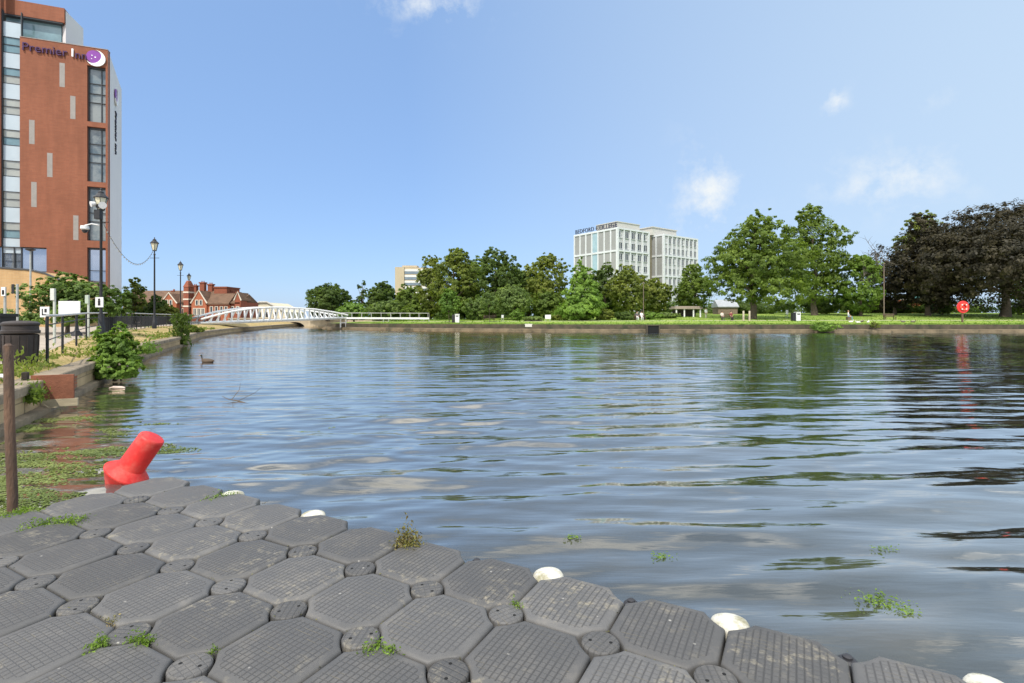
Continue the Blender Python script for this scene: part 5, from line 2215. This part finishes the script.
# pine
Xp, Yp = at(362, 128), 128
r = empty('pine_tree', (Xp, Yp, 1.8), 0, 'sparse dark pine standing between the round tree and the dark mass', 'tree', 'trees of the far bank')
bl = []
rng = np.random.default_rng(9)
Hp = zat(281, Yp) - 1.8
for i in range(13):
    s = i / 12
    a = rng.random() * 6.28
    rr = 2.9 * (1 - .72 * s)
    bl.append((math.cos(a) * rr * .55, math.sin(a) * rr * .5, Hp * (.36 + .62 * s), rr * .55, rr * .5, .34))
V, Q = leaves(bl, 2600, .4, .3, .5, .5, 120, rng)
raw_mesh('crown', V, Q, G_DARK, r)
mb = MB()
limbs(mb, (0, 0, -.2), (0, 0, Hp * .95), .25, bl, rng, 12)
mb.build('trunk', BARK, r, True)

# left side, near the hotel
T('wide leafy tree with layered branches before the hotel', 22, 118, 270, 27.5, leaf_mat('leaf_sumac', (.13, .20, .04), (.06, .10, .022), .35, .8), 8500, .16, 'spread', 14, .12, 50, 230, .20, .12, Z=1.0, group='trees of the left bank', px=66, up=.9)
T('yellowish green tree right behind the hotel corner', 122, 146, 276, 68, G_OLIVE, 3000, .3, 'round', 8, .02, 51, 80, .26, .2, Z=1.0, group='trees of the left bank')
T('dark green tree at the foot of the second street lamp', 140, 170, 293, 66, G_DARK, 3500, .28, 'spread', 9, .05, 52, 90, .26, .15, Z=1.0, group='trees of the left bank')
T('yellow green shrub beside the dark tree and the gables', 158, 178, 303, 63, G_YELL, 1800, .24, 'round', 6, .0, 53, 60, .3, .1, Z=1.0, group='trees of the left bank', name='bush', cat='bush', trunk=False)
T('low green hedge bush behind the railing under the hotel corner', 96, 128, 303, 36, G_MID, 2600, .16, 'round', 8, .0, 54, 90, .28, .1, Z=1.0, group='trees of the left bank', name='bush', cat='bush', trunk=False)

# shrubs and flower beds on the lawn
SH = [(523, 545, 316, 80, G_WILLOW, 'grey green low shrub left of the white sign on the lawn'), (548, 572, 313, 84, G_OLIVE, 'olive shrub just behind the white sign on the lawn'),
      (568, 596, 311, 83, G_MID, 'mid green shrub below the bright pyramid tree'), (592, 618, 309, 84, G_OLIVE, 'olive bushy shrub right of the pyramid tree'),
      (613, 640, 311, 83, G_DARK, 'dark shrub below the rounded olive tree'), (638, 662, 312, 85, G_LIGHT, 'light green shrub left of the kiosk'),
      (655, 680, 312, 88, G_WILLOW, 'pale green shrub at the left corner of the kiosk'), (932, 953, 298, 97, G_DARK, 'dark green rounded shrub under the copper beech'),
      (846, 868, 303, 96, G_DARK, 'dark low shrub under the bare branches'), (1000, 1036, 300, 99, G_MID, 'long green shrub under the right edge of the copper beech'),
      (800, 846, 294, 104, G_DARK, 'dark hedge mass behind the tall green trees'), (722, 790, 302, 108, G_DARK, 'dark hedge far behind the ragged tree'),
      (440, 500, 302, 108, G_DARK, 'dark undergrowth behind the two saplings'), (540, 640, 300, 112, G_DARK, 'dark undergrowth behind the pyramid tree'), (862, 905, 297, 112, G_PURPLE, 'dark purple hedge behind the brown pole'),
      (884, 916, 304, 112, G_DARK, 'low dark shrub at the left foot of the brick garden wall'), (912, 940, 304.5, 112, G_MID, 'low green shrub at the right foot of the brick garden wall')]
for i, (a, b_, yt, Y, m_, lab) in enumerate(SH):
    T(lab, a, b_, yt, Y, m_, int(60 * (b_ - a)) + 500, .28 if Y < 100 else .38, 'round', 7, .0, 60 + i, 60, .3, .1, name='shrub', cat='shrub', group='shrubs on the far lawn', trunk=False)
# a bush on the far river wall
T('green shrub spilling over the far river wall', 810, 838, 321, 66.6, G_LIGHT, 1500, .2, 'round', 7, .0, 88, 60, .3, .1, name='wall_shrub', cat='shrub', group=None, Z=.15, trunk=False)
T('tiny grass tuft hanging over the far river wall on the right', 870, 880, 321, 67.0, G_OLIVE, 300, .18, 'round', 4, .0, 89, 20, .3, .1, name='wall_shrub', cat='shrub', group=None, Z=.6, trunk=False)

rng = np.random.default_rng(66)
bl = [(x, 122 + rng.normal() * 4 + max(0, -x) * .3, 3.2, 5.5 + rng.random() * 3, 3.5, 2.4 + 1.6 * rng.random()) for x in np.arange(-34, 150, 4.2)]
V, Q = leaves(bl, 60000, .62, .30, .4, .3, 2200, rng)
tag(raw_mesh('far_woods', V, Q, G_DARK), 'dark belt of undergrowth behind the trees of the far bank', None, None, 'stuff')

# rough grass edge on the lawn: uncountable
rng = np.random.default_rng(4)
n = 15000
X = np.concatenate([rng.uniform(-22, 92, n // 2), rng.uniform(-22, 92, n // 2)])
yl = np.interp(X, [p[0] for p in RIGHT[3:]], [p[1] for p in RIGHT[3:]])
off = np.concatenate([.3 + np.abs(rng.normal(size=n // 2)) * .6, rng.uniform(.6, 30, n // 2)])
kx = np.interp(X, [-30, 0, 45, 90], [.55, .75, 1.05, 1.1])
Zg = 1 + (np.interp(off, [q[0] for q in LAWN], [q[1] for q in LAWN]) - 1) * kx
keep = (np.abs(off - 7.7) > .8)
P = np.c_[X, yl + off, Zg + .05][keep]
N = np.c_[rng.normal(size=len(P)), rng.normal(size=len(P)), .6 + .5 * rng.random(len(P))]
N /= np.linalg.norm(N, axis=1)[:, None]
V, Q = quads(P, N, .22, .45, rng)
tag(raw_mesh('grass', V, Q, leaf_mat('leaf_lawn', (.17, .27, .045), (.115, .19, .036), .35, .5)), 'rough grass tufts on the far lawn', None, None, 'stuff')

# ------------------------------------------------------------------ things on the far lawn
def lz(px, Y):
    X = at(px, Y)
    return (X, Y, lawn_z(X, Y))


# life ring housing
REDP = pm('red_paint', (.62, .03, .025), .4, .08, 3)
r = empty('lifebuoy_post', lz(963, 70.5), 0, 'red life ring in a round housing on a brown post at the water edge', 'lifebuoy')
zc = zat(307, 70.5) - r.location.z
mb = MB()
mb.cbox((0, .1, zc * .5 - .1), (.2, .14, zc + .1))
mb.build('post', pm('brown_timber', (.12, .075, .05), .85, .2, 3), r)
mb = MB()
Mx = Matrix.Translation((0, 0, zc)) @ Matrix.Rotation(math.radians(90), 4, 'X')
mb.lathe([(.3, -.10), (.80, -.08), (.84, 0), (.80, .06), (.3, .05)], 28, Mx)
mb.build('housing', REDP, r, True, auto=40)
mb = MB()
rings = []
for k in range(24):
    a = 2 * math.pi * k / 24
    c = Vector((math.cos(a) * .40, -.14, zc + math.sin(a) * .40))
    rings.append([c + (Vector((math.cos(a), 0, math.sin(a))) * math.cos(b2) + Vector((0, 1, 0)) * math.sin(b2)) * .10 for b2 in [2 * math.pi * q / 10 for q in range(10)]])
rings.append(rings[0])
mb.loft(rings, False, False)
mb.build('life_ring', pm('ring_orange', (.75, .10, .05), .5), r, True)
mb = MB()
for k in range(4):
    a = math.pi / 4 + k * math.pi / 2
    mb.cbox((math.cos(a) * .40, -.16, zc + math.sin(a) * .40), (.16, .2, .16))
mb.build('ring_band', WHITEP, r, bevel=.02)


def far_bin(px, Y, label, two=True):
    r = empty('litter_bin', lz(px, Y), 0, label, 'litter bin')
    mb = MB()
    mb.cbox((.2, 0, .6), (.62, .62, 1.2))
    mb.cbox((.2, 0, 1.24), (.70, .70, .08))
    mb.build('body', WHITEP, r, bevel=.03)
    if two:
        mb = MB()
        mb.cbox((-.36, .05, .55), (.44, .55, 1.1))
        mb.cbox((-.36, .05, 1.13), (.5, .6, .07))
        mb.build('side_box', BLACK, r, bevel=.03)
    mb = MB()
    mb.cbox((.2, -.315, .98), (.38, .02, .16))
    mb.build('slot', HOLE, r)
    return r


far_bin(796, 74, 'white litter bin with a dark box beside it, under the tall trees')
far_bin(456, 78, 'white litter bin on the lawn beside the bright sapling')


def bench(px, Y, label, rz=0, L=1.7):
    r = empty('park_bench', lz(px, Y), rz, label, 'bench')
    m_ = pm('bench_wood', (.09, .06, .04), .8, .2, 4)
    mb = MB()
    for q in (-.16, 0, .16):
        mb.cbox((0, q, .45), (L, .12, .05))
    mb.build('seat', m_, r)
    mb = MB()
    for q in (.58, .74, .88):
        mb.cbox((0, .27 + (q - .5) * .2, q), (L, .04, .12))
    mb.build('backrest', m_, r)
    for s_ in (-1, 1):
        mb = MB()
        mb.cbox((s_ * (L / 2 - .1), -.16, .21), (.08, .08, .42))
        mb.cbox((s_ * (L / 2 - .1), .24, .3), (.08, .08, .62))
        mb.cbox((s_ * (L / 2 - .1), .04, .64), (.08, .5, .05))
        mb.build('leg', m_, r)
    return r


bench(727, 77.5, 'dark bench with two people in front of the grey roofed hut')
bench(890, 78, 'empty dark bench at the foot of the brown pole')
bench(489, 80, 'small dark bench below the slender sapling')
bench(640, 81, 'dark bench among shrubs before the left college block')

SKIN = pm('skin', (.50, .30, .21), .6, .05, 5)
HAIR = pm('dark_hair', (.03, .02, .015), .7, .2, 8)


def person(px, Y, label, shirt, trousers, pose='sit', rz=0.0, z=None, dx=0.0, dy=0.0, hair=HAIR):
    """one continuous skinned body; clothes are zones of it"""
    x, y, g = lz(px, Y)
    if pose == 'sit':
        J = {'pel': (0, 0, .55), 'wai': (0, .04, .75), 'che': (0, .05, .98), 'nec': (0, .03, 1.16), 'hed': (0, .0, 1.28), 'top': (0, 0, 1.39),
             'shl': (.17, .04, 1.08), 'ell': (.24, -.02, .82), 'hal': (.15, -.25, .68), 'fil': (.12, -.34, .64),
             'hil': (.09, -.02, .54), 'knl': (.11, -.45, .52), 'anl': (.11, -.46, .09), 'tol': (.11, -.64, .05)}
    else:
        J = {'pel': (0, 0, .95), 'wai': (0, 0, 1.13), 'che': (0, 0, 1.34), 'nec': (0, 0, 1.50), 'hed': (0, -.02, 1.61), 'top': (0, -.02, 1.73),
             'shl': (.18, 0, 1.42), 'ell': (.23, .02, 1.14), 'hal': (.22, -.08, .90), 'fil': (.21, -.12, .80),
             'hil': (.09, 0, .91), 'knl': (.11, -.06, .50), 'anl': (.11, .02, .09), 'tol': (.12, -.16, .04)}
    R_ = {'pel': (.15, .11), 'wai': (.13, .10), 'che': (.16, .11), 'nec': (.055, .055), 'hed': (.085, .10), 'top': (.06, .07), 'sh': (.07, .07), 'el': (.045, .045), 'ha': (.035, .035), 'fi': (.03, .02), 'hi': (.095, .095), 'kn': (.065, .065), 'an': (.045, .045), 'to': (.04, .03)}
    names, vs, es = [], [], []

    def addv(nm, p):
        names.append(nm)
        vs.append(p)
        return len(vs) - 1
    for nm in ('pel', 'wai', 'che', 'nec', 'hed', 'top'):
        addv(nm, J[nm])
    es += [(0, 1), (1, 2), (2, 3), (3, 4), (4, 5)]
    for s_ in (1, -1):
        prev = 2
        for nm in ('shl', 'ell', 'hal', 'fil'):
            p = J[nm]
            q = (p[0] * s_, p[1] + (.03 * s_ if nm != 'shl' else 0), p[2])
            i = addv(nm[:2], q)
            es.append((prev, i))
            prev = i
        prev = 0
        for nm in ('hil', 'knl', 'anl', 'tol'):
            p = J[nm]
            i = addv(nm[:2], (p[0] * s_, p[1] + (.05 * s_ if pose != 'sit' and nm != 'hil' else 0), p[2]))
            es.append((prev, i))
            prev = i
    me = bpy.data.meshes.new('body')
    me.from_pydata(vs, es, [])
    o = bpy.data.objects.new('tmp_body', me)
    COL.objects.link(o)
    md = o.modifiers.new('skin', 'SKIN')
    sd = o.modifiers.new('sub', 'SUBSURF')
    sd.levels = sd.render_levels = 1
    for i, nm in enumerate(names):
        me.skin_vertices[0].data[i].radius = R_[nm]
    me.skin_vertices[0].data[0].use_root = True
    dg = bpy.context.evaluated_depsgraph_get()
    m2 = bpy.data.meshes.new_from_object(o.evaluated_get(dg))
    bpy.data.objects.remove(o)
    m2.materials.clear()
    for m_ in (SKIN, shirt, trousers, BLACK):
        m2.materials.append(m_)
    VV = np.array(vs)
    zone = {'pel': 2, 'wai': 1, 'che': 1, 'nec': 0, 'hed': 0, 'top': 0, 'sh': 1, 'el': 1, 'ha': 0, 'fi': 0, 'hi': 2, 'kn': 2, 'an': 2, 'to': 3}
    for p in m2.polygons:
        c = np.array(p.center)
        k = int(np.argmin(((VV - c) ** 2).sum(1)))
        p.material_index = zone[names[k]]
        p.use_smooth = True
    b_ = bpy.data.objects.new('person', m2)
    COL.objects.link(b_)
    b_.location = (x + dx, y + dy, g - .03)
    b_.rotation_euler = (0, 0, rz)
    hm = MB()
    t_ = J['top']
    hm.lathe([(.075, -.12), (.105, -.05), (.10, .03), (.05, .075), (.01, .085)], 12, c=(t_[0], t_[1] + .035, t_[2]))
    hm.build('hair', hair, b_, True)
    # eyes, nose and ears
    fm = MB()
    hd = J['hed']
    for s_ in (-1, 1):
        fm.lathe([(.002, -.012), (.012, 0), (.002, .012)], 6, c=(s_ * .032, hd[1] - .098, hd[2] + .035))
    fm.build('eyes', HOLE, b_, True)
    return tag(b_, label, 'person')


def cloth(n_, c):
    return pm('cloth_' + n_, c, .85, .1, 6)


person(722, 77.5, 'person in a pale top sitting on the left of the shared bench', cloth('pale', (.55, .50, .45)), cloth('dark', (.04, .04, .05)), dy=-.05)
person(731, 77.5, 'person in dark red sitting on the right of the shared bench', cloth('maroon', (.20, .05, .05)), cloth('black', (.025, .025, .03)), dy=-.05)
person(848.5, 77, 'person in white top and blue jeans seated on the lawn edge, facing right', cloth('white', (.72, .72, .72)), cloth('jeans', (.16, .27, .42)), rz=math.radians(55), hair=pm('fair_hair', (.35, .22, .12), .7))
mb = MB()
mb.cbox((0, 0, .22), (.5, .45, .44))
mb.cbox((0, 0, .46), (.56, .5, .05))
o = mb.build('wooden_stool', pm('stool_wood', (.14, .10, .07), .8), None, bevel=.02)
o.location = lz(848.5, 77)
tag(o, 'low wooden seat under the person in blue jeans', 'stool')
person(706, 88, 'person dressed in white standing under the left edge of the ragged tree', cloth('white', (.72, .72, .72)), cloth('cream', (.6, .57, .5)), 'stand')
person(637, 81, 'person in dark top with white trousers sitting on the left bench among shrubs', cloth('grey', (.10, .10, .11)), cloth('white', (.72, .72, .72)), dy=-.05)
person(641.5, 81, 'person in white with dark hair sitting right on the bench among shrubs', cloth('white', (.72, .72, .72)), cloth('white', (.72, .72, .72)), dy=-.05)
person(454, 80.5, 'person in dark clothes standing behind the white bin by the sapling', cloth('grey', (.10, .10, .11)), cloth('black', (.025, .025, .03)), 'stand')

# posts, poles, small signs
for px, lab in ((743.5, 'left one of two pale timber posts under the ragged tree'), (749.5, 'right one of two pale timber posts under the ragged tree')):
    mb = MB()
    mb.lathe([(.13, -.1), (.13, 1.38), (.10, 1.42), (.02, 1.43)], 12)
    o = mb.build('timber_post', pm('pale_timber', (.38, .33, .25), .9, .2, 3), None, True)
    o.location = lz(px, 75.5)
    tag(o, lab, 'post')
x, y, g = lz(884, 79)
mb = MB()
mb.tube([(0, 0, -.1), (0, 0, zat(264, 79) - g)], [.085, .06], 10)
mb.lathe([(.05, 0), (.2, .05), (.2, .12), (.02, .2)], 12, c=(0, 0, zat(264, 79) - g - .05))
o = mb.build('lamp_pole', pm('brown_pole', (.16, .12, .09), .7, .2, 3), None, True)
o.location = (x, y, g)
tag(o, 'tall thin brown lamp pole on the lawn before the copper beech', 'lamp pole')
x, y, g = lz(643.5, 84)
mb = MB()
mb.tube([(0, 0, -.1), (0, 0, zat(283, 84) - g)], [.07, .05], 10)
mb.lathe([(.05, 0), (.16, .05), (.16, .12), (.02, .2)], 12, c=(0, 0, zat(283, 84) - g - .05))
o = mb.build('lamp_pole', MATS['brown_pole'], None, True)
o.location = (x, y, g)
tag(o, 'thin brown lamp pole among the shrubs left of the kiosk', 'lamp pole')


def small_sign(px, Y, y0, y1, w_, label, mat=WHITEP):
    x, y, g = lz(px, Y)
    r = empty('lawn_sign', (x, y, g), 0, label, 'sign')
    mb = MB()
    mb.cbox((0, 0, (zat(y0, Y) + zat(y1, Y)) / 2 - g), (w_, .06, zat(y0, Y) - zat(y1, Y)))
    mb.build('board', mat, r, bevel=.01)
    for s_ in (-1, 1):
        mb = MB()
        mb.tube([(s_ * w_ * .35, .06, -.1), (s_ * w_ * .35, .06, zat(y0, Y) - g - .05)], .04, 8)
        mb.build('leg', GREYP, r)
    return r


small_sign(548, 77, 314.8, 319, .85, 'white rectangular sign on legs before the shrubs')
small_sign(502.5, 82, 315, 318, .35, 'tiny white sign at the foot of the willow bush')
small_sign(964.5, 92, 293, 301, .8, 'pale blue sign board behind the red life ring', pm('blue_sign', (.45, .62, .72), .5))
small_sign(787, 86, 310, 314, .4, 'small white notice on the lawn before the dark hedge')
# landing step on the far wall
x = at(528.5, 68.6)
mb = MB()
mb.cbox((0, -.1, 1.04), (1.0, .7, .09))
mb.cbox((0, -.42, .85), (.9, .06, .3))
o = mb.build('landing_step', pm('pale_concrete', (.50, .48, .42), .9, .1, 3), None, bevel=.01)
o.location = (x, 68.9, 0)
tag(o, 'small pale concrete landing step on top of the far river wall', 'step')
# outfall in the wall
mb = MB()
xa = at(653.5, 67.0)
mb.box(-.85, -.72, -.1, .5, -.4, .86)
mb.box(.72, .85, -.1, .5, -.4, .86)
mb.box(-.85, .85, -.1, .5, .863, .97)
mb.cur = 1
mb.box(-.72, .72, .0, .5, -.4, .86)
o = mb.build('outfall', [DARKWALL, HOLE], None)
o.location = (xa, 67.15, 0)
tag(o, 'dark square drain opening in the far river wall', 'outfall')

# kiosk, hut, walls behind the lawn
x, y, g = lz(688, 92)
r = empty('park_kiosk', (x, y, g), 0, 'small park kiosk with a flat brown roof and white columns', 'kiosk')
hk = zat(307.5, 92) - g
mb = MB()
mb.cbox((0, 1.2, hk - .14), (5.0, 3.4, .28))
mb.cbox((0, 1.2, hk + .12), (4.4, 2.8, .22))
mb.build('roof', pm('kiosk_roof', (.30, .25, .2), .8, .15, 1), r, bevel=.02)
mb = MB()
mb.cbox((0, 2.2, hk * .5 - .15), (4.2, .12, hk - .35))
mb.build('back_wall', pm('kiosk_dark', (.07, .06, .05), .8), r)
for q in (-2.1, -.7, .9, 2.1):
    mb = MB()
    mb.lathe([(.16, 0), (.14, .06), (.13, hk - .32), (.18, hk - .281)], 12, c=(q, -.2, 0))
    mb.build('column', WHITEP, r, True)
x, y, g = lz(728, 104)
r = empty('grey_hut', (x, y, g), 0, 'small hut with a grey pitched roof seen behind the bench with two people', 'hut')
mb = MB()
mb.box(-1.9, 1.9, 0, 3, 0, zat(306, 104) - g)
mb.build('wall', pm('hut_wall', (.20, .15, .11), .85), r)
mb = MB()
ze_, zr_ = zat(306.5, 104) - g, zat(299.5, 104) - g
mb.loft([[(x_, -.3, ze_), (x_, 1.5, zr_), (x_, 3.3, ze_), (x_, 3.3, ze_ - .15), (x_, -.3, ze_ - .15)] for x_ in (-2.1, 2.1)])
mb.build('roof', pm('grey_slate', (.34, .36, .38), .7, .12, 1), r)
x, y, g = lz(914, 118)
r = empty('brick_garden_wall', (x, y, g), 0, 'low red brick wall with white coping under the copper beech', 'wall')
zw = zat(299.8, 118) - g
mb = MB()
mb.box(-5.2, 4.6, 0, .4, -.3, zw)
mb.build('wall_face', RB, r)
mb = MB()
mb.box(-5.3, 4.7, -.08, .48, zw + .003, zw + .2)
mb.build('coping', pm('wall_coping', (.6, .58, .52), .8), r)
x, y, g = lz(916, 122)
mb = MB()
zt0, zt1 = zat(299, 122) - g, zat(289, 122) - g
mb.loft([[(-2.2, 0, 0), (1.9, 0, 0), (1.9, 0, zt1), (-.6, 0, zt0 + 1.0), (-2.2, 0, zt0 + .5)], [(-2.2, 3, 0), (1.9, 3, 0), (1.9, 3, zt1), (-.6, 3, zt0 + 1.0), (-2.2, 3, zt0 + .5)]])
o = mb.build('play_tent', pm('turquoise_canvas', (.22, .55, .52), .7, .06, 1), None)
o.location = (x, y, g)
tag(o, 'turquoise sloping canvas shelter behind the low brick wall', 'shelter')

# geese resting on the bank
gs = [(851, 71, 'white goose at the left end of the flock near the seated person'), (858, 70.2, 'second white goose of the flock from the left'), (862, 71.5, 'grey goose in the middle of the flock'), (868, 70.5, 'white goose just left of the brown pole'), (903, 71, 'grey goose right of the brown pole'), (913, 70.6, 'grey goose farthest right on the bank')]
for i, (px, Y, lab) in enumerate(gs):
    x, y, g = lz(px, Y)
    wht = 'white' in lab
    duck(px, Y, lab, 1.25, ('goose_white', (.72, .71, .68), (.70, .69, .65)) if wht else ('goose_grey', (.12, .10, .085), (.04, .04, .04)), rz=i * 2.3, z=g + .02, name='goose', group='geese resting on the far bank')
